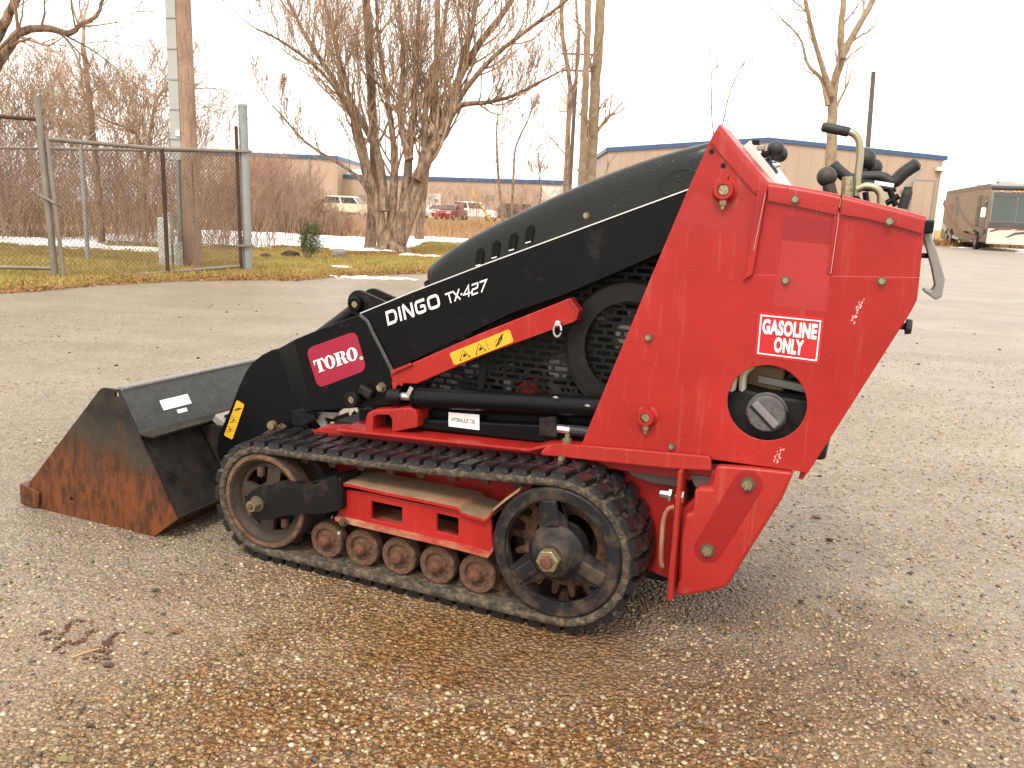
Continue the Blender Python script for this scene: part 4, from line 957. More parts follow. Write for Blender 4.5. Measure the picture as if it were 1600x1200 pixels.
def mud_ridges():
    R = random.Random(9); mb = MB()
    strokes = [[(70, 1000), (88, 999), (100, 998)], [(98, 992), (105, 980), (115, 972), (140, 971)], [(92, 1012), (105, 1005), (122, 1006), (128, 1002)], [(130, 1003), (140, 990), (150, 988)],
               [(160, 1008), (170, 1000), (178, 992), (190, 990)], [(150, 1016), (165, 1012), (172, 1005)], [(85, 1015), (100, 1022)], [(130, 1030), (150, 1028), (170, 1031)], [(160, 1018), (172, 1020), (168, 1024)], [(68, 992), (76, 988)]]
    for s in strokes:
        P = smooth_path([Vector((*G(a + R.uniform(-1, 1), b).xy, .002)) for a, b in s], 5); n = len(P)
        for i in range(n):
            for _ in range(1):
                q_ = P[i] + Vector((R.gauss(0, .004), R.gauss(0, .0025), 0)); h_ = R.uniform(.0015, .004)
                mb.box(q_ + Vector((0, 0, h_ * .3)), (R.uniform(.003, .014), R.uniform(.002, .005), h_), Matrix.Rotation(R.uniform(0, 3), 3, 'Z') @ Matrix.Rotation(R.uniform(-.5, .5), 3, 'X'))
    o = mb.build('mud_ridges', MUDM, smooth=60); tag(o, 'red brown crumbs of mud pressed on the lot, left foreground', kind='stuff')
    tan = pbr('tan_straw', (.42, .26, .13), .8)
    mb = MB(); mb.tube([Vector((*G(112, 1030).xy, .004)), Vector((*G(135, 1023).xy, .007)), Vector((*G(155, 1016).xy, .004))], .0025, 6)
    tag(mb.build('straw', tan, smooth=True), 'tan straw lying in the red brown mud', 'straw')
    def leaf(px, py, r, m, rz, label, group=None):
        c = G(px, py); mb = MB(); N = 10
        top = [(c.x + r * math.cos(a) * (1 if math.cos(a + rz) > 0 else .8) * (1.0 if k % 2 else .75), c.y + r * .55 * math.sin(a), .004 + .004 * math.sin(3 * a)) for k, a in enumerate(np.linspace(0, 6.283, N, endpoint=False))]
        vs = top + [(x, y, z - .0025) for x, y, z in top] + [(c.x, c.y, .009), (c.x, c.y, .0005)]
        fs = [(i, (i + 1) % N, 2 * N) for i in range(N)] + [(N + (i + 1) % N, N + i, 2 * N + 1) for i in range(N)] + [(i, N + i, N + (i + 1) % N, (i + 1) % N) for i in range(N)]
        mb.add(vs, fs); o = mb.build('dead_leaf', m); tag(o, label, 'leaf', group)
    br = pbr('brown_leaf', (.15, .06, .03), .6, bump=(80, .8)); dkl = pbr('dark_leaf', (.05, .03, .02), .5, bump=(80, .8)); ol = pbr('olive_leaf', (.16, .13, .06), .7)
    leaf(274, 988, .020, br, 0, 'red brown curled leaf right of the mud print'); leaf(232, 987, .017, ol, 1, 'olive leaf right of the mud print'); leaf(170, 1041, .016, dkl, 2, 'dark leaf just below the mud print')
    leaf(243, 924, .013, dkl, 0, 'small dark leaf between mud print and track front'); leaf(142, 1136, .010, dkl, 1, 'dark speck of leaf near the bottom left'); leaf(1275, 809, .022, br, 0, 'brown leaf right of the red tail plate')
    leaf(105, 1188, .02, ol, 2, 'olive leaf at the bottom left corner')
mud_ridges()

# ================================================================== THE TRACK LOADER
M = empty('track_loader', MO, math.atan2(MX.y, MX.x))
tag(M, 'red and black compact track loader with low front bucket standing on the gravel lot', 'track loader')
def P3(px, py, y): a = S(px, py, y); return Vector((a[0], y, a[1]))
def plate(name, pts, y0, y1, m, parent=M, bevel=.0025, holes=(), smooth=False):
    """outline traced in the plane y0, real thickness to y1"""
    L = [SS(y0, *pts)] + [h for h in holes]
    mb = MB(); mb.prism(L if len(L) > 1 else L[0], y0, y1); return mb.build(name, m, parent, bevel=bevel, smooth=smooth)
WASH = pbr('dull_washer', (.11, .085, .06), .5, .4)
_hex = {}
def bolt(px, py, y, r, parent, m=None, washer=True, depth=.012, name='bolt', at=None):
    key = (round(r, 4), washer, depth, (m or ZINC).name)
    if key not in _hex:
        mb = MB(); h = depth
        if washer: mb.lathe([(.0001, 0), (r, 0), (r, -.003), (r * .3, -.003)], (0, 0, 0), 24)
        R_ = r * .72
        hexp = [(R_ * math.cos(math.radians(60 * k + 12)), R_ * math.sin(math.radians(60 * k + 12))) for k in range(6)]
        mb.prism(hexp, -.003, -h)
        mb.lathe([(R_ * .55, -h), (R_ * .5, -h - .0015), (.0001, -h - .0015)], (0, 0, 0), 16)
        me = mb.mesh('bolt', m or ZINC, True); me.materials.append(WASH); _hex[key] = me
        if washer:
            for p_ in me.polygons:
                if -.0035 < p_.center.y and p_.normal.y < .5 and math.hypot(p_.center.x, p_.center.z) > r * .60: p_.material_index = 1
    o = bpy.data.objects.new(name, _hex[key]); a = at or S(px, py, y); o.location = (a[0], y, a[1]); link(o, parent)
    return o

# ---------------- track
IC, IR = (.055, .187), .146; DC, DR = (.968, .2145), .174
TH = .022; LUG = .0165; TW = .185
def track_path(off, n_arc=26, n_line=40):
    """closed path round idler and drive wheel, offset outward; returns points (x, z) and outward normals"""
    (x1, z1), (x2, z2) = IC, DC; r1, r2 = IR + off, DR + off; dx, dz = x2 - x1, z2 - z1; D = math.hypot(dx, dz); th = math.atan2(dz, dx); be = math.asin((r2 - r1) / D)
    at = th + math.pi / 2 + be; ab = th - math.pi / 2 - be; pts = []
    for k in range(n_arc + 1):                       # idler: from top tangent round the front to the bottom
        a = at + (ab + 2 * math.pi - at) * k / n_arc; pts.append((x1 + r1 * math.cos(a), z1 + r1 * math.sin(a), math.cos(a), math.sin(a)))
    A = pts[-1]; a = ab; Bp = (x2 + r2 * math.cos(a), z2 + r2 * math.sin(a))
    for k in range(1, n_line): f = k / n_line; pts.append((A[0] + (Bp[0] - A[0]) * f, A[1] + (Bp[1] - A[1]) * f, math.cos(a), math.sin(a)))
    for k in range(n_arc + 1):
        a = ab + (at - ab) * k / n_arc; pts.append((x2 + r2 * math.cos(a), z2 + r2 * math.sin(a), math.cos(a), math.sin(a)))
    B2 = pts[-1]; T1 = pts[0]
    for k in range(1, n_line):
        f = k / n_line; sag = -.006 * math.sin(math.pi * f); pts.append((B2[0] + (T1[0] - B2[0]) * f, B2[1] + (T1[1] - B2[1]) * f + sag, math.cos(at), math.sin(at)))
    return pts
def resample(off, count):
    P = track_path(off, 40, 60); n = len(P); acc = [0]
    for i in range(n): a, b = P[i], P[(i + 1) % n]; acc.append(acc[-1] + math.hypot(b[0] - a[0], b[1] - a[1]))
    T_ = acc[-1]; out = []
    for k in range(count):
        s = T_ * k / count; i = max(j for j in range(n) if acc[j] <= s + 1e-9); f = (s - acc[i]) / (acc[i + 1] - acc[i]); a, b = P[i], P[(i + 1) % n]
        nx, nz = a[2] + (b[2] - a[2]) * f, a[3] + (b[3] - a[3]) * f; out.append((a[0] + (b[0] - a[0]) * f, a[1] + (b[1] - a[1]) * f, math.atan2(nz, nx)))
    return out
def build_track(yn, mirror=False):
    P = track_path(0); n = len(P); mb = MB(); vs = []
    prof = [(0, .004), (.0, TH - .004), (.004, TH), (TW - .004, TH), (TW, TH - .004), (TW, .004), (TW - .004, 0), (.004, 0)]; m_ = len(prof)
    for x, z, nx, nz in P:
        for dy, h in prof: vs.append((x + nx * h, yn + dy, z + nz * h))
    fs = [(i * m_ + k, i * m_ + (k + 1) % m_, ((i + 1) % n) * m_ + (k + 1) % m_, ((i + 1) % n) * m_ + k) for i in range(n) for k in range(m_)]
    mb.add(vs, fs); belt = mb.build('rubber_track', RUBD, M, smooth=50)
    # one tread block: a skewed bar of three stepped lumps, local x = along the track, z = outward, y = across
    N = 58
    if 'lug' not in _hex:
        lm = MB()
        for y0, y1, s0, s1, w in ((.001, .059, .0, .010, .039), (.064, .121, .016, .020, .038), (.126, .184, .012, .002, .039)):
            vs = []
            for h, k in ((-.001, 1.0), (LUG * .8, .93), (LUG, .84)):
                for yy, s in ((y0, s0), (y1, s1)):
                    e = .002 if h > .01 else 0; yy2 = yy + (e if yy == y0 else -e)
                    vs += [(s - w / 2 * k, yy2, h), (s + w / 2 * k, yy2, h)]
            f = []
            for L_ in range(2):
                b = L_ * 4; c = b + 4
                f += [(b, b + 1, c + 1, c), (b + 1, b + 3, c + 3, c + 1), (b + 3, b + 2, c + 2, c + 3), (b + 2, b, c, c + 2)]
            f += [(8, 9, 11, 10), (0, 2, 3, 1)]; lm.add(vs, f)
        _hex['lug'] = lm.mesh('tread_block', RUB)
        gm = MB(); gm.prism([(-.02, .002), (.02, .002), (.009, -.038), (-.009, -.038)], .078, .106); _hex['tooth'] = gm.mesh('guide_tooth', RUSTD)
    for x, z, a in resample(TH, N):
        o = bpy.data.objects.new('tread_block', _hex['lug']); o.location = (x, yn, z); o.rotation_euler = (0, math.pi / 2 - a, 0); link(o, belt)
    for x, z, a in resample(0, N // 2):
        o = bpy.data.objects.new('guide_tooth', _hex['tooth']); o.location = (x, yn, z); o.rotation_euler = (0, math.pi / 2 - a, 0); link(o, belt)
    return belt
build_track(0.0); build_track(.86 - TW)

def sector(cx, cz, r0, r1, a0, a1, n=12, rc=0):
    A = [(cx + r1 * math.cos(a0 + (a1 - a0) * k / n), cz + r1 * math.sin(a0 + (a1 - a0) * k / n)) for k in range(n + 1)]
    # inner edge: spoke sides parallel rather than radial, rounded
    m = (a0 + a1) / 2; w = (a1 - a0) / 2 * .62
    B = [(cx + r0 * math.cos(m + w - 2 * w * k / 6), cz + r0 * math.sin(m + w - 2 * w * k / 6)) for k in range(7)]
    return A + B
def wheels(yf, s):
    """s = +1: outer face toward -y (near side)"""
    Y = lambda d: yf + s * d
    # drive wheel
    mb = MB(); hs = [sector(DC[0], DC[1], .074, .134, math.radians(a - 47), math.radians(a + 47)) for a in (40, 160, 280)]
    mb.prism([circ(DC[0], DC[1], DR - .004, 72)] + hs, Y(.006), Y(.022)); w = mb.build('drive_wheel', WHL, M, bevel=.003, smooth=True)
    mb = MB(); mb.lathe([(.138, s * .004), (.140, s * -.002), (.166, s * -.002), (DR - .002, s * .004), (DR - .002, s * .03), (.158, s * .03), (.150, s * .02), (.138, s * .02)], (DC[0], yf, DC[1]), 72, True); mb.build('rim', WHL, w, smooth=True)
    mb = MB(); mb.lathe([(.001, s * -.035), (.034, s * -.035), (.040, s * -.030), (.052, s * -.026), (.060, s * -.012), (.066, s * -.004), (.074, s * .004), (.074, s * .05), (.001, s * .05)], (DC[0], yf, DC[1]), 48); mb.build('hub', WHL, w, smooth=True)
    mb = MB(); mb.prism([(DC[0] + .030 * math.cos(math.radians(60 * k + 10)), DC[1] + .030 * math.sin(math.radians(60 * k + 10))) for k in range(6)], Y(-.035), Y(-.060)); nut = mb.build('hub_nut', ZINC, w, bevel=.003)
    mb = MB(); mb.lathe([(.001, s * -.074), (.013, s * -.073), (.016, s * -.068), (.016, s * -.05)], (DC[0], yf, DC[1]), 24); mb.build('axle_stub', RUSTR, w, smooth=True)
    # cast teeth drum behind
    T_ = []
    for k in range(18):
        a = 2 * math.pi * k / 18
        for da, r in ((-.09, .118), (-.05, .150), (.05, .150), (.09, .118)): T_.append((DC[0] + r * math.cos(a + da), DC[1] + r * math.sin(a + da)))
    mb = MB(); mb.prism([T_, circ(DC[0], DC[1], .085, 36)], Y(.075), Y(.11)); mb.build('sprocket', RUSTD, w, bevel=.004)
    mb = MB(); hs = [sector(DC[0], DC[1], .074, .134, math.radians(a - 44), math.radians(a + 44)) for a in (40, 160, 280)]
    mb.prism([circ(DC[0], DC[1], DR - .004, 60)] + hs, Y(.140), Y(.158)); mb.build('inner_disc', WHLB, w, bevel=.003)
    mb = MB(); mb.tube([Vector((DC[0], Y(.02), DC[1])), Vector((DC[0], Y(.24), DC[1]))], .055, 24); mb.build('axle', BLKM, w)
    # spoke ribs
    for a in (100, 220, 340):
        c, t_ = math.cos(math.radians(a)), math.sin(math.radians(a)); mb = MB()
        rot = Matrix.Rotation(-math.radians(a), 3, 'Y'); mb.box((DC[0] + c * .104, Y(.004), DC[1] + t_ * .104), (.07, .016, .040), rot); mb.build('spoke_rib', WHL, w, bevel=.005)
    # idler
    mb = MB(); hs = [sector(IC[0], IC[1], .05, .098, math.radians(a - 31), math.radians(a + 31), 8) for a in (35, 125, 215, 305)]
    mb.prism([circ(IC[0], IC[1], .112, 60)] + hs, Y(.030), Y(.044)); w = mb.build('idler_wheel', WHLB, M, bevel=.003, smooth=True)
    mb = MB(); mb.lathe([(.106, s * .040), (.112, s * .018), (.122, s * .010), (.124, s * .004), (IR - .002, s * .002), (IR - .001, s * .05), (.118, s * .052), (.106, s * .046)], (IC[0], yf, IC[1]), 64, True); mb.build('rim', WHLB, w, smooth=True)
    mb = MB(); mb.lathe([(.128, s * .0015), (.130, s * -.001), (.140, s * -.001), (.142, s * .0015)], (IC[0], yf, IC[1]), 64); mb.build('rim_band', RUSTD, w, smooth=True)
    mb = MB(); mb.lathe([(.001, s * .012), (.04, s * .012), (.05, s * .03), (.05, s * .15), (.001, s * .15)], (IC[0], yf, IC[1]), 32); mb.build('hub', WHLB, w, smooth=True)
    mb = MB(); mb.lathe([(.05, s * .12), (IR - .002, s * .12), (IR - .002, s * .165), (.05, s * .165)], (IC[0], yf, IC[1]), 48, True); mb.build('inner_disc', WHLB, w, smooth=True)
    for a in (110, 215, 310):
        x, z = IC[0] + .085 * math.cos(math.radians(a)), IC[1] + .085 * math.sin(math.radians(a)); mb = MB(); mb.box((x, Y(.026), z), (.020, .018, .030)); mb.build('balance_lug', RUSTD, w, bevel=.005)
    # road wheels
    if s > 0: me = MB().lathe([(.001, -.012), (.010, -.012), (.013, -.008), (.016, -.004), (.022, .000), (.026, .005), (.033, .006), (.036, .000), (.0505, .0), (.054, .004), (.054, .034), (.045, .04), (.03, .05), (.03, .10), (.045, .11), (.054, .116), (.054, .15), (.001, .152)], (0, 0, 0), 40).mesh('road_wheel', RUSTD, True); _hex['rw'] = me
    cap = MB().lathe([(.001, -.022 * s), (.008, -.021 * s), (.013, -.019 * s), (.017, -.013 * s), (.019, -.004 * s), (.019, .002 * s)], (0, 0, 0), 24).mesh('axle_cap', RUSTR, True)
    me = MB().lathe([(r, y * s) for r, y in [(.001, -.002), (.018, -.002), (.022, .004), (.027, .008), (.034, .008), (.037, .0), (.0505, .0), (.054, .004), (.054, .034), (.045, .04), (.03, .05), (.03, .10), (.045, .11), (.054, .116), (.054, .15), (.001, .152)]], (0, 0, 0), 40).mesh('road_wheel', RUSTD, True)
    for k in range(5):
        x = .252 + .1215 * k; o = bpy.data.objects.new('road_wheel', me); o.location = (x, yf + s * .03, .0945); link(o, M); c = bpy.data.objects.new('axle_cap', cap); c.location = (0, 0, 0); link(c, o); c.rotation_euler = (0, k * 1.1, 0)
wheels(0.004, 1); wheels(.856, -1)

# fork arm of the idler
yA = -.006
arm_o = smooth2(SS(yA, (383, 790), (386, 775), (398, 764), (416, 760), (440, 753), (462, 754), (484, 759), (505, 752), (526, 743)), 4) + list(reversed(smooth2(SS(yA, (398, 811), (408, 813), (424, 811), (445, 806), (470, 802), (500, 803), (530, 797)), 4)))
mb = MB(); mb.prism(arm_o, yA, yA + .022); fa = mb.build('idler_fork', BLKM, M, bevel=.004)
mb = MB(); mb.prism(SS(-.004, (496, 752), (532, 745), (534, 797), (498, 801)), -.004, .10); mb.build('fork_tube', BLKM, fa, bevel=.006)
bolt(402, 787, yA, .024, fa, ZINC, depth=.030); mb = MB(); a_ = S(402, 787, yA); mb.lathe([(.001, -.036), (.009, -.035), (.010, -.028)], (a_[0], yA, a_[1]), 16); mb.build('axle_stub', RUSTR, fa, smooth=True)
mb = MB(); q0 = P3(500, 752, .06); q1 = P3(527, 737, .06); mb.tube(smooth_path([P3(470, 757, .03), P3(496, 752, .05), P3(527, 735, .08)], 4), .004, 6); mb.build('spring_clip', BLKM, fa)

# ---------------- track frame (red carriage)
yF = .022
fr_out = SS(yF, (529, 764), (576, 770), (640, 784), (720, 799), (767, 811), (770, 868), (650, 842), (560, 823), (529, 812))
h1 = SS(yF, (580, 783), (628, 793), (628, 820), (580, 811)); h2 = SS(yF, (682, 802), (716, 810), (716, 838), (682, 830))
mb = MB(); mb.prism([fr_out, h1, h2], yF, yF + .012); cf = mb.build('track_frame', RED, M, bevel=.002)
a0 = S(522, 757, .012); a1 = S(766, 812, .012); a2 = S(800, 785, .012)
def flange(name, pts, y0, y1, m, th=.008, bevel=.0025, parent=None):
    """a bent sheet running along the machine: outline of its edge traced at y0, thickness downward, extruded inward"""
    P = SS(y0, *pts); top = P; bot = [(x, z - th) for x, z in reversed(P)]; mb = MB(); mb.prism(top + bot, y0, y1); return mb.build(name, m, parent or M, bevel=bevel)
flange('top_flange', [(523, 753), (548, 756), (600, 768), (660, 780), (716, 792), (722, 800), (757, 811), (764, 806), (770, 795), (790, 778), (812, 762)], .010, .15, TAN_STEP, .009, parent=cf)
mbp = MB(); P = SS(.0095, (523, 753), (548, 756), (600, 768), (660, 780), (716, 792), (722, 800), (757, 811), (764, 806), (770, 795)); mbp.prism(P + [(x, z - .0095) for x, z in reversed(P)], .0095 - .002, .0095); mbp.build('flange_edge', RED, cf, bevel=.001)
flange('bottom_flange', [(523, 808), (560, 817), (620, 831), (690, 847), (745, 861), (762, 866), (770, 855), (771, 835)], .004, .15, REDDIRT, .011, parent=cf)
mb = MB(); mb.prism(SS(.16, (520, 770), (800, 820), (800, 880), (520, 830)), .16, .17); mb.build('inner_web', BLKM, cf)
bolt(537, 815, .0, .013, cf, RUSTD)
bolt(533, 831, .0, .008, cf, STEEL, washer=False)
# red inner side wall of the machine behind the track
yW = .20
mb = MB(); mb.prism(SS(yW, (500, 700), (960, 735), (1062, 742), (1045, 905), (1010, 890), (960, 820), (800, 800), (560, 765), (500, 740)), yW, yW + .012); mb.build('side_wall', RED, M, bevel=.002)
mb = MB(); mb.prism([(.18, .10), (1.2, .10), (1.35, .2), (1.35, .46), (.15, .40)], yW + .012, .86 - yW); mb.build('belly', BLKM, M, bevel=.01)
mb = MB(); mb.prism(SS(yW - .03, (800, 800), (960, 800), (900, 880), (790, 880)), yW - .03, yW - .002); mb.build('gearbox', BLKM, M, bevel=.01)
# rollers holding the track top (dark scallops)
for px in (560, 612, 664, 716, 768):
    mb = MB(); a = S(px, 745, .05); mb.lathe([(.001, 0), (.028, 0), (.028, .1), (.001, .1)], (a[0], .05, a[1] + .006), 20); 

# ---------------- platform, lips, brackets
# rear lip
P = SS(.115, (845, 706), (858, 694), (880, 694), (960, 700), (1040, 707), (1107, 713)); zb = SS(.115, (840, 707), (1107, 737))
mb = MB(); lip = P + SS(.115, (1111, 718), (1111, 736), (1050, 733), (960, 724), (880, 715), (845, 712)); mb.prism(lip, .115, .125); pf = mb.build('rear_lip', RED2, M, bevel=.004, seg=3)
mb = MB(); P = SS(.125, (852, 694), (1110, 714)); mb.prism([P[0], P[1], (P[1][0], P[1][1] - .008), (P[0][0], P[0][1] - .008)], .1255, .22); mb.build('lip_top', RED, M)
# front platform: sheet with down-turned edge, top surface running inward
zf = S(529, 672, .12); zr = S(842, 706, .12)
mb = MB(); top = [(zf[0] - .01, zf[1]), (zf[0], zf[1] + .003), (zr[0] - .03, zr[1] + .003), (zr[0] + .02, zr[1] + .022), (zr[0] + .3, zr[1] + .045)]
mb.prism(top + [(x, z - .009) for x, z in reversed(top)], .12, .34); mb.build('platform', RED, M, bevel=.003, seg=3)
mb = MB(); mb.prism([(zf[0] - .01, zf[1] - .004), (zr[0] + .02, zr[1] + .002), (zr[0] + .46, zr[1] + .03), (zr[0] + .46, zr[1] - .02), (zr[0] + .02, zr[1] - .028), (zf[0] - .03, zf[1] - .030)], .155, .165); mb.build('platform_web', REDD, M)
mb = MB(); mb.prism(SS(.16, (478, 678), (500, 668), (530, 668), (540, 690), (500, 686), (480, 683)), .16, .3); mb.build('front_foot', RED2, M, bevel=.003)
bolt(878, 716, .113, .010, M); bolt(1050, 697, .128, .008, M); bolt(818, 714, .15, .009, M)
# bent bracket in front of the tank
br = SS(.15, (571, 678), (571, 655), (574, 646), (582, 641), (640, 637), (650, 642), (652, 652), (652, 668), (612, 676), (612, 655), (607, 648), (590, 648), (583, 652), (582, 676))
mb = MB(); mb.prism(br, .15, .24); mb.build('lift_bracket', RED2, M, bevel=.004)
mb = MB(); mb.prism(SS(.24, (560, 640), (660, 640), (660, 680), (560, 680)), .245, .25); mb.build('bracket_back', BLKM, M)
# tank and cylinder
ty = .185
tk = plate('hydraulic_tank', [(651, 655), (935, 668), (925, 694), (862, 694), (651, 670)], ty, .36, BLK, bevel=.006)
plate('tank_top', [(651, 640), (936, 652), (935, 667), (651, 654)], ty + .03, .36, BLK, bevel=.006)
lab = [S(*p, ty - .001) for p in ((701, 666), (749, 672), (749, 648), (701, 644))]
mb = MB(); mb.prism(lab, ty - .0015, ty - .0002); lb = mb.build('tank_label', WHITE, tk)
gq = Glyphs(); gq.font('HYDRAULIC OIL', .012); c = [Vector(p) for p in lab]
def inner(c, u0, v0, u1, v1):
    f = lambda u, v: c[0] * (1 - u) * (1 - v) + c[1] * u * (1 - v) + c[2] * u * v + c[3] * (1 - u) * v
    return [f(u0, v0), f(u1, v0), f(u1, v1), f(u0, v1)]
gq.place('lettering', inner(c, .10, .36, .88, .66), ty - .0022, BLACKINK, lb)
mb = MB(); mb.prism(SS(ty - .03, (842, 654), (868, 651), (870, 684), (842, 681)), ty - .03, ty); mb.build('valve_block', BLKM, tk, bevel=.003)
mb = MB(); a = P3(868, 669, ty - .015); b_ = P3(892, 672, ty - .015); mb.tube([a, b_], .012, 8); mb.build('hose_fitting', STEEL, tk, bevel=.001)
mb = MB(); mb.tube([P3(892, 672, ty - .015), P3(930, 676, ty - .015)], .014, 12); mb.build('hose', PLASTIC, tk)
mb = MB(); a = P3(886, 694, .15); mb.tube([a, a + Vector((0, 0, .014)), a + Vector((0, 0, .015)), a + Vector((0, 0, .026))], [.013, .013, .007, .007], 10); mb.build('grease_fitting', ZINC, M)
cy = .175
mb = MB(); mb.tube([P3(648, 621, cy), P3(940, 636, cy)], .028, 28); cyl = mb.build('lift_cylinder', BLK, M, smooth=True)
mb = MB(); mb.tube([P3(648, 621, cy), P3(652, 621, cy)], .031, 28); mb.build('gland', BLK, cyl, smooth=True)
mb = MB(); mb.tube([P3(626, 619, cy), P3(648, 620, cy)], .012, 16); mb.build('rod', STEEL, cyl, smooth=True)
mb = MB(); mb.tube([P3(610, 619, cy), P3(628, 620, cy)], .024, 16); mb.build('rod_end', BLKM, cyl, smooth=True)
mb = MB(); mb.box(P3(640, 612, cy - .028), (.012, .004, .030), Matrix.Rotation(.5, 3, 'Y')); mb.build('clip', STEEL, cyl)
for px, py in ((868, 621), (918, 634)):
    mb = MB(); a = P3(px, py, cy - .027); mb.sphere(a, .006, 10, (1.3, .5, .6)); mb.build('paint_chip', ALU, cyl)

# ---------------- engine guard (real slots) and what lies behind
gy = .245
gb = []
def engine_guard():
    o_ = SS(gy, (640, 625), (640, 598), (1045, 395), (1045, 640))
    x0, x1 = o_[0][0], S(1045, 500, gy)[0]; z0, z1 = o_[0][1] - .03, S(1045, 395, gy)[1] + .05
    mb = MB(); rp, cp = .0185, .047; nz = int((z1 - z0) / rp); nx = int((x1 - x0) / cp)
    la, lb = S(640, 585, gy), S(1045, 384, gy)
    def xmin(z): return max(x0, la[0] + (z - la[1]) / (lb[1] - la[1]) * (lb[0] - la[0]))
    for i in range(nz + 1):
        z = z0 + i * rp; xa = xmin(z)
        if xa < x1 - .02: mb.box(((xa + x1) / 2, gy, z), (x1 - xa, .003, .0075))
    for i in range(nz):
        for k in range(nx + 1):
            x = x0 + (k + (.5 if i % 2 else 0)) * cp
            if xmin(z0 + (i + 1) * rp) < x < x1: mb.box((x, gy, z0 + (i + .5) * rp), (.010, .0028, rp - .0076))
    o = mb.build('guard_mesh', BLKM, M); o['kind'] = 'stuff'
    # frame bars of the guard
    plate('guard_post', [(750, 560), (763, 556), (756, 610), (745, 610)], gy - .006, gy - .002, BLKM, bevel=.001)
    # behind: engine bits
    mb = MB(); mb.prism([(x0 - .1, z0 - .1), (x1 + .2, z0 - .1), (x1 + .2, z1), (x0 + .3, z1 - .12)], .42, .60); mb.build('engine_block', pbr('sooty_engine', (.05, .047, .043), .6, var=.5, vscale=14), M)
    for (px, py, r, m, nm) in ((830, 612, .045, RED2, 'air_filter_cover'), (700, 600, .05, ALU, 'oil_filter'), (880, 575, .04, ALU, 'muffler'), (940, 490, .035, ALU, 'pulley'), (985, 520, .04, ALU, 'pulley')):
        a = P3(px, py, .32); mb = MB(); mb.lathe([(.001, -.04), (r * .7, -.04), (r, -.02), (r, .1), (.001, .1)], a, 24); mb.build(nm, m, M, smooth=True)
    R = random.Random(3)
    for k in range(16):
        px = R.uniform(660, 1000); py = R.uniform(max(470, 800 - px * .35), 612); a = P3(px, py, R.uniform(.27, .38)); mb = MB()
        mb.box(a, (R.uniform(.02, .07), .02, R.uniform(.01, .04)), Matrix.Rotation(R.uniform(-.6, .6), 3, 'Y')); mb.build('engine_bracket', R.choice([ALU, ALU, BLKM, ZINC]), M, bevel=.003)
    for k in range(7):
        px = R.uniform(650, 900); mb = MB(); mb.tube(smooth_path([P3(px, 615, .30), P3(px + 25, 590 - R.random() * 20, .28), P3(px + 70, 585, .33), P3(px + 95, 620, .31)], 5), .007, 7); mb.build('hose', PLASTIC, M, smooth=True)
engine_guard()
# belt cover ring
rc = S(985, 545, .228); rR = abs(S(885, 545, .228)[0] - rc[0])
mb = MB(); mb.prism([circ(rc[0], rc[1], rR, 72), circ(rc[0], rc[1], rR * .70, 60)], .222, .238); bc = mb.build('belt_cover', pbr('belt_cover_plastic', (.009, .008, .007), .5, dirt=((.05, .04, .03), .3, 12), bump=(50, .2)), M, bevel=.005, seg=3, smooth=True)
mb = MB(); mb.lathe([(rR * .985, -.004), (rR, -.006), (rR * 1.012, -.002), (rR * 1.012, .01), (rR * .985, .01)], (rc[0], .222, rc[1]), 72, True); mb.build('cover_rim', BLKM, bc, smooth=True)

# ---------------- lift arm (near) and its far twin
ay = .195
arm = plate('lift_arm', [(556, 494), (640, 460), (760, 414), (880, 370), (980, 333), (1074, 299), (1125, 281), (1125, 330), (1075, 372), (1028, 398), (960, 428), (880, 462), (800, 490), (700, 538), (613, 580)], ay, ay + .045, BLK, bevel=.003)
e0, e1 = P3(560, 492, ay), P3(1078, 298, ay)
mb = MB(); P = SS(ay - .002, (562, 491), (640, 459), (760, 413), (880, 369), (980, 332), (1076, 297)); mb.prism(P + [(x, z + .0035) for x, z in reversed(P)], ay - .002, ay + .046); mb.build('top_edge_highlight', SILV, arm, bevel=.001)  # silver strip paints the highlight line along the black arm's upper edge
bolt(917, 337, .236, .0095, M, ZINC)
# far arm: the same pieces on the other side
far = arm.copy(); far.location = (0, .86 - 2 * ay - .045, 0); link(far, M)
fe = arm.children[0].copy(); link(fe, far)
# TORO plate + fold + quarter plate
py_ = .186
tp = plate('arm_end_plate', [(459, 531), (500, 514), (560, 492), (572, 503), (590, 540), (612, 583), (610, 632), (560, 637), (487, 642), (473, 590)], py_, ay + .03, BLK, bevel=.003)
mb = MB(); P = SS(py_ - .001, (561, 493), (573, 503), (582, 522), (592, 541), (603, 563), (613, 583)); 
mb.tube([Vector((x, py_ + .004, z)) for x, z in smooth2(P, 4)], .0055, 7); mb.build('weld_bead', pbr('grey_weld', (.05, .05, .05), .4, bump=(150, 1, .004)), tp, smooth=True)
# fold: a face turned inward between the two plates
qy = .225
A_ = [P3(459, 531, py_), P3(487, 642, py_), P3(468, 652, qy), P3(434, 545, qy)]
mb = MB(); mb.add(A_ + [p + Vector((0, .03, 0)) for p in A_], [(0, 1, 2, 3), (7, 6, 5, 4), (0, 4, 5, 1), (1, 5, 6, 2), (2, 6, 7, 3), (3, 7, 4, 0)]); mb.build('arm_fold', BLKM, tp, bevel=.003)
out = SS(qy, (436, 544), (424, 547), (410, 554), (393, 567), (384, 580), (376, 597), (369, 614), (358, 643), (348, 664), (341, 680), (339, 700), (341, 716), (352, 728), (372, 722), (390, 700), (398, 690), (418, 672), (442, 661), (470, 656), (480, 640), (455, 590))
mb = MB(); mb.prism(out, qy, qy + .02); qp = mb.build('arm_nose_plate', BLK, M, bevel=.003)
plate('pin_block', [(455, 642), (487, 636), (492, 655), (470, 668), (455, 664)], qy - .02, qy, BLKM, qp, .004)
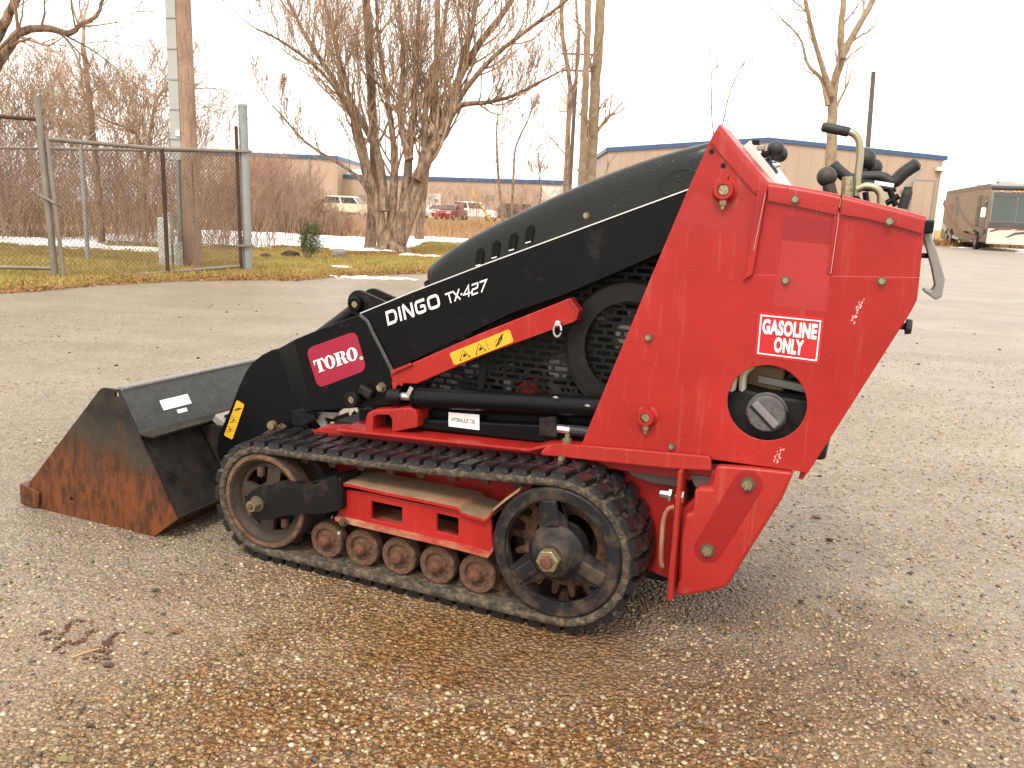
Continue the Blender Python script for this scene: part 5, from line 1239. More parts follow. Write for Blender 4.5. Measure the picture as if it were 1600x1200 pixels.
a = P3(426, 664, qy - .004); mb = MB(); mb.lathe([(.001, -.012), (.013, -.012), (.015, -.004), (.015, .02)], a, 20); mb.build('pivot_pin', ZINC, qp, smooth=True)
plate('link_strap', [(399, 689), (412, 676), (440, 661), (447, 666), (430, 684), (408, 698)], qy - .003, qy + .001, RUSTD, qp, .001)
# far nose plate + end plate
for src in (tp, qp):
    o = src.copy(); o.location = (0, .86 - 2 * (.205), 0); link(o, M)
# stickers on the arm
c = [Vector(S(*p, py_ - .0012)) for p in ((497, 607), (573, 578), (556, 517), (478, 545))]
def quadrr(c, r=.12, asp=1.3):
    P = rrect(0, 0, asp, 1, r, 6); f = lambda u, v: c[0] * (1 - u) * (1 - v) + c[1] * u * (1 - v) + c[2] * u * v + c[3] * (1 - u) * v
    return [tuple(f(x / asp, z)) for x, z in P]
mb = MB(); mb.prism(quadrr(c, .17), py_ - .0016, py_ - .0004); stk = mb.build('maker_sticker', MAG, tp)
def ell(cx, cy, rx, ry, n=28): return [(cx + rx * math.cos(2 * math.pi * k / n), cy + ry * math.sin(2 * math.pi * k / n)) for k in range(n)]
def glyph_T(g, x):
    g.poly([(x + .0, .62), (x + .03, .62), (x + .10, .88), (x + .22, .93), (x + .22, .07), (x + .12, .05), (x + .12, 0), (x + .54, 0), (x + .54, .05), (x + .44, .07), (x + .44, .93), (x + .56, .88), (x + .63, .62), (x + .66, .62), (x + .65, 1), (x + .01, 1)])
def glyph_O(g, x): g.poly([ell(x + .34, .5, .34, .52), list(reversed(ell(x + .34, .5, .115, .44)))])
def glyph_R(g, x):
    g.poly([(x, 0), (x + .40, 0), (x + .40, .05), (x + .32, .07), (x + .32, .93), (x + .40, .95), (x + .40, 1), (x, 1), (x, .95), (x + .09, .93), (x + .09, .07), (x, .05)])
    bowl = [(x + .38, 1), (x + .54, .985), (x + .66, .90), (x + .70, .76), (x + .66, .62), (x + .54, .53), (x + .38, .50), (x + .38, .55), (x + .44, .58), (x + .47, .66), (x + .48, .76), (x + .47, .86), (x + .44, .93), (x + .38, .95)]
    g.poly(bowl)
    g.poly([(x + .38, .52), (x + .54, .53), (x + .64, .44), (x + .68, .30), (x + .70, .14), (x + .74, .09), (x + .79, .10), (x + .79, .06), (x + .72, -.01), (x + .60, -.01), (x + .50, .06), (x + .47, .22), (x + .45, .38), (x + .38, .48)])
gq = Glyphs(); glyph_T(gq, 0); glyph_O(gq, .66); glyph_R(gq, 1.36); glyph_O(gq, 2.13)
gq.place('lettering', [Vector(S(*p, py_ - .003)) for p in ((495, 583), (560, 561), (556, 541), (489, 564))], py_ - .0026, WHITE, stk, box=(0, 0, 2.81, 1))
gq = Glyphs(); gq.poly([ell(0, 0, 1, 1, 16), list(reversed(ell(0, 0, .72, .72, 16)))]); gq.poly(ell(0, 0, .3, .4, 10))
gq.place('mark', [Vector(S(*p, py_ - .003)) for p in ((563, 563), (568, 561), (566, 556), (561, 558))], py_ - .0026, WHITE, stk)
# DINGO in wide techno strokes
def rr_stroke(g, pts, w, rad=.16):
    out = [pts[0]]
    for i in range(1, len(pts) - 1):
        p0, p, p1 = (Vector((*q, 0)) for q in (pts[i - 1], pts[i], pts[i + 1])); a = (p0 - p).normalized() * rad; b = (p1 - p).normalized() * rad
        for t in (0, .33, .66, 1): q = (p + a) * (1 - t) ** 2 + p * 2 * t * (1 - t) + (p + b) * t * t; out.append((q.x, q.y))
    out.append(pts[-1]); g.stroke(out, w)
gq = Glyphs(); w_ = .2; x = 0
gq.stroke([(.1, 0), (.1, 1)], w_); rr_stroke(gq, [(.1, .9), (.98, .9), (.98, .1), (.1, .1)], w_, .34); x = 1.3                            # D
gq.stroke([(x + .1, 0), (x + .1, 1)], w_); x = 1.72                                                           # I
rr_stroke(gq, [(x + .1, 0), (x + .1, .95), (x + .18, .95), (x + .86, .05), (x + .94, .05), (x + .94, 1)], w_, .04); x = 2.95   # N
rr_stroke(gq, [(x + 1.02, .9), (x + .1, .9), (x + .1, .1), (x + .98, .1), (x + .98, .5), (x + .5, .5)], w_, .26); x = 4.2  # G
rr_stroke(gq, [(x + .6, .9), (x + .1, .9), (x + .1, .1), (x + 1.06, .1), (x + 1.06, .9), (x + .58, .9)], w_, .26)          # O
gq.place('name_lettering', [Vector(S(*p, ay - .0008)) for p in ((606, 509), (689, 479), (684, 458), (602, 487))], ay - .0008, WHITE, arm, box=(0, 0, 5.36, 1))
gq = Glyphs(); w_ = .15
gq.stroke([(0, .93), (.8, .93)], w_); gq.stroke([(.4, .93), (.4, 0)], w_); gq.stroke([(.9, .98), (1.65, .02)], w_); gq.stroke([(.9, .02), (1.65, .98)], w_)
gq.stroke([(1.75, .45), (1.95, .45)], .16); gq.stroke([(2.72, 0), (2.72, 1), (2.1, .32), (2.95, .32)], w_)
rr_stroke(gq, [(3.1, .93), (3.8, .93), (3.8, .53), (3.15, .5), (3.15, .07), (3.9, .07)], w_, .1); gq.stroke([(4.0, .93), (4.75, .93), (4.35, 0)], w_)
gq.place('model_lettering', [Vector(S(*p, ay - .0008)) for p in ((700, 475), (757, 455), (760, 436), (695, 459))], ay - .0008, WHITE, arm, box=(0, 0, 4.75, 1))
# yellow warning labels
def warn(name, quad, y, parent, n=3):
    c = [Vector(S(*p, y)) for p in quad]; mb = MB(); mb.prism(quadrr(c, .14, 3.6), y - .0005, y + .0004); o = mb.build(name, YEL, parent)
    g = Glyphs(); 
    for i, u in enumerate((.20, .47)):
        s = .085; g.stroke([(u - s, .15), (u + s, .15), (u + .02, .85), (u - s, .15)], .018); g.poly(ell(u + .01, .42, .022, .10, 8)); g.stroke([(u - .03, .3), (u + .04, .38), (u + .02, .55)], .014)
    g.stroke([(.60, .1), (.60, .9)], .006); g.stroke([(.72, .15), (.80, .5), (.88, .85)], .03); g.stroke([(.76, .2), (.84, .5), (.86, .78)], .02); g.stroke([(.72, .5), (.86, .72)], .02)
    g.place('pictogram', c, y - .001, BLACKINK, o, box=(0, 0, 1, 1)); return o
# safety strut
sy = .172
st = plate('safety_strut', [(609, 582), (640, 569), (750, 521), (887, 467), (901, 486), (899, 502), (765, 551), (651, 600), (627, 599), (612, 595)], sy, sy + .02, RED, bevel=.003)
plate('strut_end', [(886, 467), (891, 466), (905, 486), (900, 502), (897, 500), (900, 487)], sy - .004, sy + .03, REDD, st, .002)
plate('strut_hook', [(611, 596), (630, 598), (628, 604), (622, 601), (618, 606), (618, 614), (611, 616), (609, 611), (613, 606)], sy, sy + .01, RED2, st, .002)
plate('strut_top_flange', [(609, 580), (641, 567), (643, 571), (611, 586)], sy - .008, sy, RED2, st, .002)
warn('warning_label', ((710, 571), (803, 534), (796, 514), (702, 552)), sy - .001, st)
warn('warning_label', ((350, 680), (370, 625), (382, 632), (363, 687)), qy - .001, qp)
bolt(874, 504, sy, .011, st, STEEL, washer=False, depth=.014)
a = P3(871, 516, sy - .010); mb = MB(); mb.tube([a + Vector((.017 * math.cos(t_) * .6, 0, .017 * math.sin(t_))) for t_ in np.linspace(0, 6.0, 18)], .0028, 6); mb.build('split_ring', STEEL, st)
# pins on the end plate
a = P3(556, 622, py_); mb = MB(); mb.lathe([(.012, -.03), (.021, -.03), (.024, -.026), (.024, .0), (.03, .004)], a, 28); o = mb.build('pin_boss', BLKM, tp, smooth=True)
mb = MB(); mb.lathe([(.001, -.026), (.011, -.026), (.012, -.022), (.012, 0)], a, 20); mb.build('pin', ZINC, tp, smooth=True)
mb = MB(); mb.box(P3(572, 612, py_ - .012), (.045, .022, .03), Matrix.Rotation(.4, 3, 'Y')); mb.build('pin_keeper', BLKM, tp, bevel=.006)
bolt(597, 605, py_, .015, tp, ZINC, depth=.016); bolt(561, 640, py_ - .006, .007, tp, STEEL, washer=False)
# clevis ears for the tilt cylinder
for i, (yy, dx, dz) in enumerate(((.30, 0, 0), (.38, 0, 0))):
    c0 = S(560, 474, .30); ear = [(c0[0] + .040 * math.cos(t_), c0[1] + .040 * math.sin(t_)) for t_ in np.linspace(math.radians(70), math.radians(260), 14)]
    e_end = S(635, 500, .30); ear += [(e_end[0], e_end[1] - .06), (e_end[0] + .05, e_end[1] + .01)]
    mb = MB(); mb.prism(ear, yy, yy + .014); mb.build('clevis_ear', BLKM, M, bevel=.002)
c0 = S(560, 474, .30); mb = MB(); mb.lathe([(.012, -.02), (.021, -.02), (.023, -.016), (.023, 0)], (c0[0] - .003, .30, c0[1] - .002), 24); mb.build('clevis_collar', BLK, M, smooth=True)
mb = MB(); mb.lathe([(.001, -.018), (.010, -.018), (.011, -.014), (.011, .09)], (c0[0] - .003, .30, c0[1] - .002), 20); mb.build('clevis_pin', ZINC, M, smooth=True)
# tilt cylinder + front cross structure + frame uprights
mb = MB(); mb.tube([Vector((c0[0], .345, c0[1])), Vector((c0[0] - .42, .345, c0[1] - .30))], .024, 16); mb.build('tilt_cylinder', BLKM, M, smooth=True)
mb = MB(); mb.tube([Vector((-.02, .25, .55)), Vector((-.02, .61, .55))], .035, 16); mb.build('arm_cross_tube', BLKM, M, smooth=True)
mb = MB(); mb.box((.33, .43, .50), (.10, .42, .22)); mb.build('front_bulkhead', BLKM, M, bevel=.01)
mb = MB(); mb.tube(smooth_path([P3(488, 660, .26), P3(500, 648, .27), P3(520, 655, .28), P3(545, 648, .3)], 5), .009, 8); mb.build('hose', PLASTIC, M, smooth=True)
mb = MB(); mb.prism(SS(.23, (491, 655), (503, 645), (530, 646), (520, 655), (505, 652), (512, 668), (505, 672)), .23, .24); mb.build('link_bracket', ALU, M, bevel=.002)

# ---------------- hood
def hood():
    sec = [((664, 427), (669, 446)), ((682, 408), (690, 440)), ((728, 377), (735, 424)), ((780, 349), (788, 403)), ((835, 323), (843, 382)), ((900, 293), (908, 358)), ((960, 268), (968, 336)), ((1030, 243), (1036, 312)), ((1101, 224), (1085, 296)), ((1150, 214), (1135, 270))]
    rows = []; cyy = .43
    for i, (tp_, bt_) in enumerate(sec):
        xt, zt = S(*tp_, .30); xb, zb = S(*bt_, .235); zb -= .06; hw = .195 if i > 1 else (.150, .180)[i]
        prof = [(-1, 0), (-1.0, .50), (-.995, .78), (-.965, .90), (-.89, .975), (-.72, 1.0), (-.3, 1.01), (-.26, 1.06), (0, 1.08), (.26, 1.06), (.3, 1.01), (.72, 1.0), (.89, .975), (.965, .90), (.995, .78), (1, .50), (1, 0)]
        rows.append([(xt + (xb - xt) * (1 - h) * .3, cyy + u * hw, zb + (zt - zb) * h - (0.012 if h > 1.03 and i < 3 else 0) * 0) for u, h in prof])
    vs = [p for r in rows for p in r]; n = len(rows[0]); fs = [(i * n + k, i * n + k + 1, (i + 1) * n + k + 1, (i + 1) * n + k) for i in range(len(rows) - 1) for k in range(n - 1)]
    fs += [tuple(range(n - 1, -1, -1)), tuple((len(rows) - 1) * n + k for k in range(n))]
    mb = MB(); mb.add(vs, fs); h = mb.build('hood', BLKP, M, smooth=55)
    s_ = h.modifiers.new('sub', 'SUBSURF'); s_.levels = 1; s_.render_levels = 1
    dk = pbr('vent_dark', (.002, .002, .002), .8, var=0)
    for px, py in ((749, 408), (774, 396), (801, 384), (827, 372)):
        c = S(px, py, .232); c = (c[0], c[1] + .006); o = [(c[0] - .013, c[1] - .022), (c[0] + .009, c[1] - .014), (c[0] + .013, c[1] + .020), (c[0] + .005, c[1] + .030), (c[0] - .008, c[1] + .022)]
        mb = MB(); mb.prism(o, .2285, .24); v = mb.build('vent_slot', dk, h, bevel=.002)
        mb = MB(); mb.box((c[0] - .001, .2278, c[1] - .017), (.016, .003, .003), Matrix.Rotation(-.3, 3, 'Y')); mb.build('slot_edge', SILV, v)
    c = S(1059, 284, .23); mb = MB(); rot = math.radians(22)
    def ov(c, rx, ry): return [(c[0] + rx * math.cos(t_) * math.cos(rot) - ry * math.sin(t_) * math.sin(rot), c[1] + rx * math.cos(t_) * math.sin(rot) + ry * math.sin(t_) * math.cos(rot)) for t_ in np.linspace(0, 6.283, 28, endpoint=False)]
    mb.prism([ov(c, .048, .030), ov(c, .042, .024)], .2285, .24); g = mb.build('handle_recess', BLKP, h, bevel=.002, smooth=True)
    mb = MB(); mb.prism(ov(c, .042, .024), .2292, .24); mb.build('recess_floor', BLKP, g)
hood()
mb = MB(); mb.prism(SS(.30, (669, 440), (700, 420), (740, 420), (700, 445), (672, 455)), .27, .59); mb.build('radiator_shroud', BLKM, M, bevel=.004)

# ---------------- big red side panels
pyl = .130
hc = S(1197.5, 630, pyl); hr = (S(1260, 632, pyl)[0] - S(1135, 628, pyl)[0]) / 2
main = plate('side_panel', [(1113, 212), (1123, 196), (1196, 287), (1186, 340), (1176, 400), (1172, 429), (1437, 433), (1433, 468), (1424, 486), (1262, 740), (1244, 736), (1112, 718), (908, 696), (1010, 450), (1080, 284)], pyl, pyl + .006, RED, bevel=.0015,
             holes=[list(reversed(circ(hc[0], hc[1], hr, 56)))])
# far side twin
fp = main.copy(); fp.location = (0, .86 - 2 * pyl - .006, 0); link(fp, M)
# rolled top flange of the tower
def rolled(name, line, lower, y, depth, m, parent, r=.012):
    """a flange folded over an edge: outer face hangs from `line` to `lower`, the fold rounded, top running inward by depth"""
    A = SS(y, *line); B = SS(y, *lower); n = len(A); vs = []
    prof = 5
    for (ax, az), (bx, bz) in zip(A, B):
        d = Vector((ax - bx, az - bz)); L = d.length; d.normalize(); rows = [(bx, y, bz)]
        for k in range(prof + 1):
            t_ = math.pi / 2 * k / prof; off = L - r + r * math.sin(t_); rows.append((bx + d.x * off, y + r - r * math.cos(t_), bz + d.y * off))
        rows.append((ax, y + depth, az)); vs += rows
        inn = [(p[0] - d.x * .004, p[1] + .004, p[2] - d.y * .004) for p in rows]; inn[0] = (bx, y + .004, bz); inn[-1] = (ax - d.x * .004, y + depth, az - d.y * .004); vs += inn[::-1]
    k = (prof + 3) * 2; fs = []
    for i in range(n - 1):
        for j in range(k): j2 = (j + 1) % k; fs.append((i * k + j, i * k + j2, (i + 1) * k + j2, (i + 1) * k + j))
    fs += [tuple(range(k - 1, -1, -1)), tuple((n - 1) * k + j for j in range(k))]
    mb = MB(); mb.add(vs, fs); return mb.build(name, m, parent, smooth=30)
rolled('tower_flange', [(1124, 193), (1150, 225), (1180, 260), (1202, 286)], [(1110, 221), (1130, 245), (1158, 277), (1178, 300)], pyl - .006, .16, RED, main, .014)
plate('tower_flange_tail', [(1178, 297), (1201, 287), (1200, 292), (1188, 301), (1180, 303)], pyl - .005, pyl, RED, main, .001)
# channel behind the tower
plate('tower_channel', [(1184, 296), (1200, 289), (1188, 360), (1176, 429), (1160, 440), (1166, 420)], pyl - .001 - .010, pyl - .001, RED, main, .0025)
plate('channel_groove', [(1189, 304), (1193, 302), (1181, 372), (1176, 372)], pyl - .0125, pyl - .0112, REDD, main, 0)
# middle and rear upper panels
yU = pyl + .002
up1 = plate('upper_panel', [(1197, 290), (1313, 310), (1305, 370), (1298, 432), (1165, 430), (1180, 360)], yU, yU + .005, RED, main, .0012)
up2 = plate('upper_panel', [(1314, 310), (1446, 342), (1443, 365), (1437, 434), (1299, 432), (1306, 370)], yU + .0015, yU + .0065, RED, main, .0012)
rolled('panel_flange', [(1200, 284), (1240, 290), (1280, 297), (1313, 304)], [(1200, 314), (1240, 321), (1280, 330), (1308, 336)], pyl - .005, .10, RED, main, .012)
rolled('panel_flange', [(1316, 304), (1360, 315), (1400, 325), (1448, 338)], [(1314, 335), (1356, 342), (1396, 352), (1441, 365)], pyl - .004, .10, RED, main, .012)
plate('seam_cover', [(1304, 330), (1309, 330), (1297, 428), (1292, 428)], pyl - .003, pyl + .001, RED, main, .0008)
for name_, pts in (('worn_edge_highlight', [(1195.5, 302), (1196.7, 302), (1178, 392), (1176.8, 392)]), ('worn_edge_highlight', [(1309.6, 340), (1310.8, 340), (1298.8, 428), (1297.6, 428)])):
    plate(name_, pts, pyl - .013, pyl - .0122, pbr('worn_highlight_paint', (.45, .20, .17), .3), main, 0)  # worn paint edges, with the seam highlights painted on as bright strips
# ghost marks of old stickers and rub scars
for pts, m in (([(1225, 336), (1306, 346), (1302, 382), (1222, 374)], REDD), ([(1222, 375), (1301, 383), (1291, 488), (1207, 478)], REDF), ([(1197, 342), (1221, 345), (1208, 425), (1184, 424)], pbr('bright_red_paint', (.30, .0095, .0085), .4, var=.06)),
               ([(1085, 300), (1172, 330), (1165, 370), (1062, 345)], pbr('soft_red_paint', (.285, .0125, .012), .42, var=.08))):
    plate('old_sticker_ghost', pts, yU - .0005 if pts[0][0] > 1100 and pts[2][0] > 1190 and pts[2][1] < 470 else pyl - .0004, yU if False else pyl + .0035, m, main, 0)
for x, y in ((1228, 438), (1378, 439)): bolt(x, y, pyl, .0095, main)
for x, y in ((1243, 312), (1390, 346)): bolt(x, y, pyl - .005, .0095, main)
bolt(1014, 527, pyl, .0095, main)
for x, y in ((1112, 237), (1130, 259)):
    a = S(x, y, pyl - .0008); mb = MB(); mb.prism(circ(a[0], a[1], .006, 14), pyl - .0008, pyl + .002); mb.build('open_hole', BLKM, main)
def pivot(px, py, R_, parent):
    a = P3(px, py, pyl); mb = MB(); mb.lathe([(R_ * .5, -.026), (R_ * .82, -.026), (R_ * .9, -.022), (R_ * .9, -.008), (R_ * 1.15, -.002), (R_ * 1.15, 0)], a, 36); o = mb.build('pivot_boss', RED, parent, smooth=True)
    mb = MB(); mb.lathe([(.0005, -.022), (R_ * .44, -.022), (R_ * .48, -.018), (R_ * .5, 0)], a, 24); mb.build('pivot_pin', ZINC, o, smooth=True)
    mb = MB(); mb.lathe([(R_ * .48, -.0255), (R_ * .56, -.0255), (R_ * .56, -.01)], a, 24); mb.build('pin_gap', BLKM, o)
    mb = MB(); b = a + Vector((0, -.012, -R_ * .9)); mb.tube([b, b - Vector((0, 0, .010)), b - Vector((0, 0, .011)), b - Vector((0, 0, .020))], [.008, .008, .005, .004], 10); mb.build('grease_nipple', ZINC, o)
    mb = MB(); b = a + Vector((0, -.012, R_ * .9)); mb.tube([b, b + Vector((0, 0, .007))], .009, 8); mb.build('set_screw', RED, o)
pivot(1133, 297, .026, main); pivot(1012, 650, .024, main)
for i, (x, y, l) in enumerate(((1348, 470, 30), (1222, 700, 20))):
    R = random.Random(i); mb = MB()
    for k in range(26):
        f = k / 26; a = S(x - l * .55 * f + R.gauss(0, 2), y + l * 1.15 * f + R.gauss(0, 1.5), pyl - .0006); s_ = R.uniform(.0008, .0026); mb.box((a[0], pyl - .0004, a[1]), (s_, .0008, s_ * 2.2), Matrix.Rotation(.45, 3, 'Y'))
    mb.build('scratch_mark', pbr('bare_scrape', (.62, .38, .33), .6), main)
# gasoline sticker
yq = pyl - .0008
c = [Vector(S(*p, yq)) for p in ((1179, 556), (1280, 569), (1288, 497), (1185, 487))]
mb = MB(); mb.prism([tuple(v) for v in c], yq - .0004, yq + .0006); gs = mb.build('fuel_sticker', STK, main)
g = Glyphs(); fr = [(.04, .06), (.96, .06), (.96, .94), (.04, .94)]; fi = [(.06, .085), (.06, .915), (.94, .915), (.94, .085)]; g.poly([fr, fi]); g.place('sticker_border', c, yq - .001, WHITE, gs, box=(0, 0, 1, 1))
g = Glyphs(); g.font('GASOLINE', .045, 1.08); g.place('lettering', inner(c, .085, .52, .915, .86), yq - .001, WHITE, gs)
g = Glyphs(); g.font('ONLY', .045, 1.08); g.place('lettering', inner(c, .29, .14, .74, .48), yq - .001, WHITE, gs)
# behind the round opening
fy = pyl + .05
tank = plate('fuel_tank', [(1120, 612), (1165, 608), (1200, 617), (1300, 630), (1290, 720), (1120, 715)], fy, fy + .3, pbr('black_tank_plastic', (.012, .011, .011), .5, bump=(30, .3)), bevel=.012)
a = P3(1199, 643, fy); 
mb = MB(); mb.lathe([(.001, -.030), (.040, -.030), (.044, -.026), (.045, -.012), (.048, -.010), (.048, -.004), (.042, 0)], a, 40); cap = mb.build('fuel_cap', pbr('grey_cap_plastic', (.085, .082, .08), .45, var=.3, vscale=60, bump=(160, .6)), tank, smooth=True)
mb = MB(); mb.box(a + Vector((0, -.034, 0)), (.076, .012, .018), Matrix.Rotation(math.radians(42), 3, 'Y')); mb.build('cap_grip', pbr('pale_cap_plastic', (.16, .155, .15), .45), cap, bevel=.003)
mb = MB(); mb.box(a + Vector((-.008, -.0305, -.010)), (.078, .003, .006), Matrix.Rotation(math.radians(42), 3, 'Y')); mb.build('cap_groove', BLACKINK, cap)
mb = MB(); mb.tube(smooth_path([P3(1226, 640, fy - .012), P3(1240, 662, fy - .015), P3(1258, 663, fy - .012), P3(1275, 668, fy)], 5), .0035, 6); mb.build('cap_tether', BLKM, cap)
for k, (p0, p1, p2, r) in enumerate((((1137, 640), (1146, 600), (1150, 580), .008), ((1160, 612), (1162, 585), (1176, 570), .009))):
    mb = MB(); mb.tube(smooth_path([P3(*p0, fy + .01), P3(*p1, fy + .01), P3(*p2, fy + .02)], 5), r, 8); mb.build('fuel_line', pbr('pale_fuel_line', (.55, .50, .36), .4), M, smooth=True)
mb = MB(); mb.box(P3(1195, 590, fy + .1), (.10, .05, .07)); mb.build('carburetor', pbr('brass_brown', (.16, .11, .06), .5, .4), M, bevel=.006)
mb = MB(); mb.box(P3(1230, 600, fy + .08), (.14, .03, .02), Matrix.Rotation(.1, 3, 'Y')); mb.build('rail', ALU, M, bevel=.003)
mb = MB(); mb.tube([P3(1180, 600, fy + .12), P3(1250, 585, fy + .12)], .018, 10); mb.build('hose', PLASTIC, M)
mb = MB(); mb.prism(SS(.45, (1090, 250), (1200, 320), (1440, 370), (1400, 520), (1260, 730), (1000, 690)), .42, .45); mb.build('inner_wall', BLKM, M)
# black knob at the rear edge
a = P3(1414, 510, pyl + .05); mb = MB(); mb.tube([a + Vector((-.02, 0, 0)), a, a + Vector((.001, 0, 0)), a + Vector((.014, 0, 0))], [.008, .008, .018, .016], 10); mb.build('rear_knob', PLASTIC, M, bevel=.002)
# rear cross wall & top deck between the two side panels
q0, q1 = S(1447, 345, pyl), S(1437, 433, pyl); q2 = S(1262, 738, pyl)
mb = MB(); mb.prism([(q0[0] - .012, q0[1]), (q0[0] - .004, q0[1]), (q1[0] - .006, q1[1]), (q2[0] - .006, q2[1]), (q2[0] - .016, q2[1]), (q1[0] - .016, q1[1])], pyl + .012, .86 - pyl - .012); mb.build('rear_wall', RED, M)
t0, t1, t2 = S(1124, 196, pyl), S(1202, 288, pyl), S(1447, 342, pyl)
mb = MB(); mb.prism([(t0[0], t0[1] - .012), (t1[0], t1[1] - .012), (t2[0], t2[1] - .02), (t2[0], t2[1] - .028), (t1[0], t1[1] - .022), (t0[0], t0[1] - .022)], pyl + .012, .86 - pyl - .012); mb.build('top_deck', BLKM, M)
# instrument panel (pale slanted plate rising over the flange)
d = Vector((t1[0] - t0[0], 0, t1[1] - t0[1])); nn = Vector((-d.z, 0, d.x)).normalized(); 
if nn.z < 0: nn = -nn
o0 = Vector((t0[0], .30, t0[1])) + d * .28
vs = []
for yy in (.30, .62):
    for s_, h_ in ((.25, -.01), (1.05, -.01), (1.05, .012), (.25, .022)): p = Vector((t0[0], yy, t0[1])) + d * s_ + nn * h_; vs.append(p)
mb = MB(); mb.add(vs, [(0, 1, 2, 3), (7, 6, 5, 4), (0, 4, 5, 1), (1, 5, 6, 2), (2, 6, 7, 3), (3, 7, 4, 0)]); dash = mb.build('instrument_panel', pbr('pale_label_panel', (.62, .58, .52), .4, var=.1, vscale=30), M, bevel=.002)
for k, s_ in enumerate((.32, .42, .52)):
    p = Vector((t0[0], .31, t0[1])) + d * s_ + nn * .028; mb = MB(); mb.box(p, (.018, .02, .012)); mb.build('switch', ALU if k % 2 else BLKM, dash, bevel=.002)
p = P3(1208, 258, .34); mb = MB(); mb.sphere(p + Vector((0, 0, .0)), .013, 12, (1.3, .4, .7)); mb.build('key', STEEL, dash, smooth=True)
mb = MB(); mb.tube([P3(1198, 248, .34), P3(1212, 272, .34)], .008, 8); mb.build('choke_lever', PLASTIC, dash)
for (kx, ky, bx, by, y, r) in ((1212, 233, 1179, 250, .33, .0205), (1218, 241, 1186, 256, .40, .0205)):
    mb = MB(); k = P3(kx, ky, y); b = P3(bx, by, y); mb.tube([b, k], .008, 10); lv = mb.build('control_lever', PLASTIC, M, smooth=True)
    mb = MB(); mb.sphere(k, r, 20); mb.build('lever_knob', PLASTIC, lv, smooth=True)
# handles
hy = .30
YZ = pbr('yellow_zinc_tube', (.30, .275, .18), .3, .7, dirt=((.2, .15, .1), .2, 30))
mb = MB(); mb.tube(smooth_path([P3(1322, 205, hy), P3(1334, 209, hy), P3(1342, 220, hy), P3(1344, 240, hy), P3(1341, 270, hy), P3(1337, 306, hy)], 5), .0085, 14); hd = mb.build('auxiliary_handle', YZ, M, smooth=True)
mb = MB(); mb.tube([P3(1284, 198, hy), P3(1287, 198.5, hy), P3(1305, 202, hy), P3(1324, 206, hy), P3(1327, 207, hy)], [.008, .0115, .0115, .0115, .010], 16); mb.build('rubber_grip', PLASTIC, hd, smooth=True)
mb = MB(); mb.tube([P3(1324, 276, hy - .02), P3(1323, 310, hy - .02)], [.012, .014], 12); mb.build('handle_socket', ZINC, hd)
mb = MB(); mb.tube(smooth_path([P3(1339, 296, hy - .03), P3(1352, 291, hy - .03), P3(1368, 294, hy - .03), P3(1376, 304, hy - .03), P3(1376, 320, hy - .03)], 5), .009, 12); mb.build('hoop', YZ, M, smooth=True)
mb = MB(); k = P3(1292, 276, .36); mb.sphere(k, .024, 20); mb.tube([k, P3(1300, 312, .36)], [.014, .016], 10); mb.build('throttle_knob', pbr('dusty_black_knob', (.045, .035, .03), .55), M, smooth=True)
ty_ = .40
mb = MB(); mb.tube(smooth_path([P3(1300, 256, ty_), P3(1312, 268, ty_), P3(1330, 280, ty_), P3(1352, 276, ty_), P3(1378, 276, ty_), P3(1396, 284, ty_), P3(1412, 270, ty_), P3(1436, 254, ty_)], 5), [.010] + [.0145] * 12 + [.012] * 11 + [.0155] * 11 + [.009], 14); tb = mb.build('traction_control_bar', PLASTIC, M, smooth=True)
mb = MB(); mb.prism(SS(ty_, (1322, 278), (1395, 284), (1402, 300), (1330, 298)), ty_ - .02, ty_ + .02); mb.build('bar_block', BLKM, tb, bevel=.006)
mb = MB(); mb.tube([P3(1366, 287, ty_ - .03), P3(1396, 292, ty_ - .03)], .008, 10); mb.build('bar_tube', STEEL, tb)
mb = MB(); mb.prism(SS(ty_ - .02, (1440, 262), (1444, 264), (1408, 304), (1404, 300)), ty_ - .02, ty_ - .01); mb.build('bar_strip', ALU, tb)
for (px, py, y, r) in ((1353, 248, .50, .024), (1366, 262, .52, .02)):
    mb = MB(); k = P3(px, py, y); mb.sphere(k, r, 18, (1, 1, 1.1)); mb.tube([k, P3(px - 8, 290, y)], .010, 8); mb.build('lever_knob', PLASTIC, M, smooth=True)
mb = MB(); mb.tube(smooth_path([P3(1419, 292, ty_ - .04), P3(1418, 300, ty_ - .04), P3(1410, 326, ty_ - .04)], 4), [.009] * 4 + [.012] * 5, 12); mb.build('side_grip', PLASTIC, M, smooth=True)
for k, (x0, y0, x1, y1) in enumerate(((1390, 296, 1400, 322), (1384, 318, 1405, 306), (1352, 300, 1356, 330), (1330, 300, 1345, 318))):
    mb = MB(); mb.tube([P3(x0, y0, ty_ - .03), P3(x1, y1, ty_ - .03)], .007, 8); mb.build('control_linkage', BLKM, M, smooth=True)
# rear thigh bar hook
ry = .30
hk = SS(ry, (1448, 352), (1452, 362), (1464, 390), (1477, 436), (1472, 464), (1462, 469), (1442, 455), (1444, 451), (1456, 454), (1461, 447), (1456, 420), (1440, 360))
mb = MB(); mb.prism(hk, ry, ry + .05); mb.build('reference_bar', ALU, M, bevel=.003)
mb = MB(); mb.tube([P3(1434, 399, ry + .02), P3(1460, 400, ry + .02)], .006, 8); mb.tube([P3(1455, 400, ry + .02), P3(1463, 397, ry + .02)], .011, 8); mb.build('bar_link', BLKM, M)
mb = MB(); mb.box(P3(1447, 354, ry), (.03, .05, .03)); mb.build('bar_hinge', BLKM, M, bevel=.004)

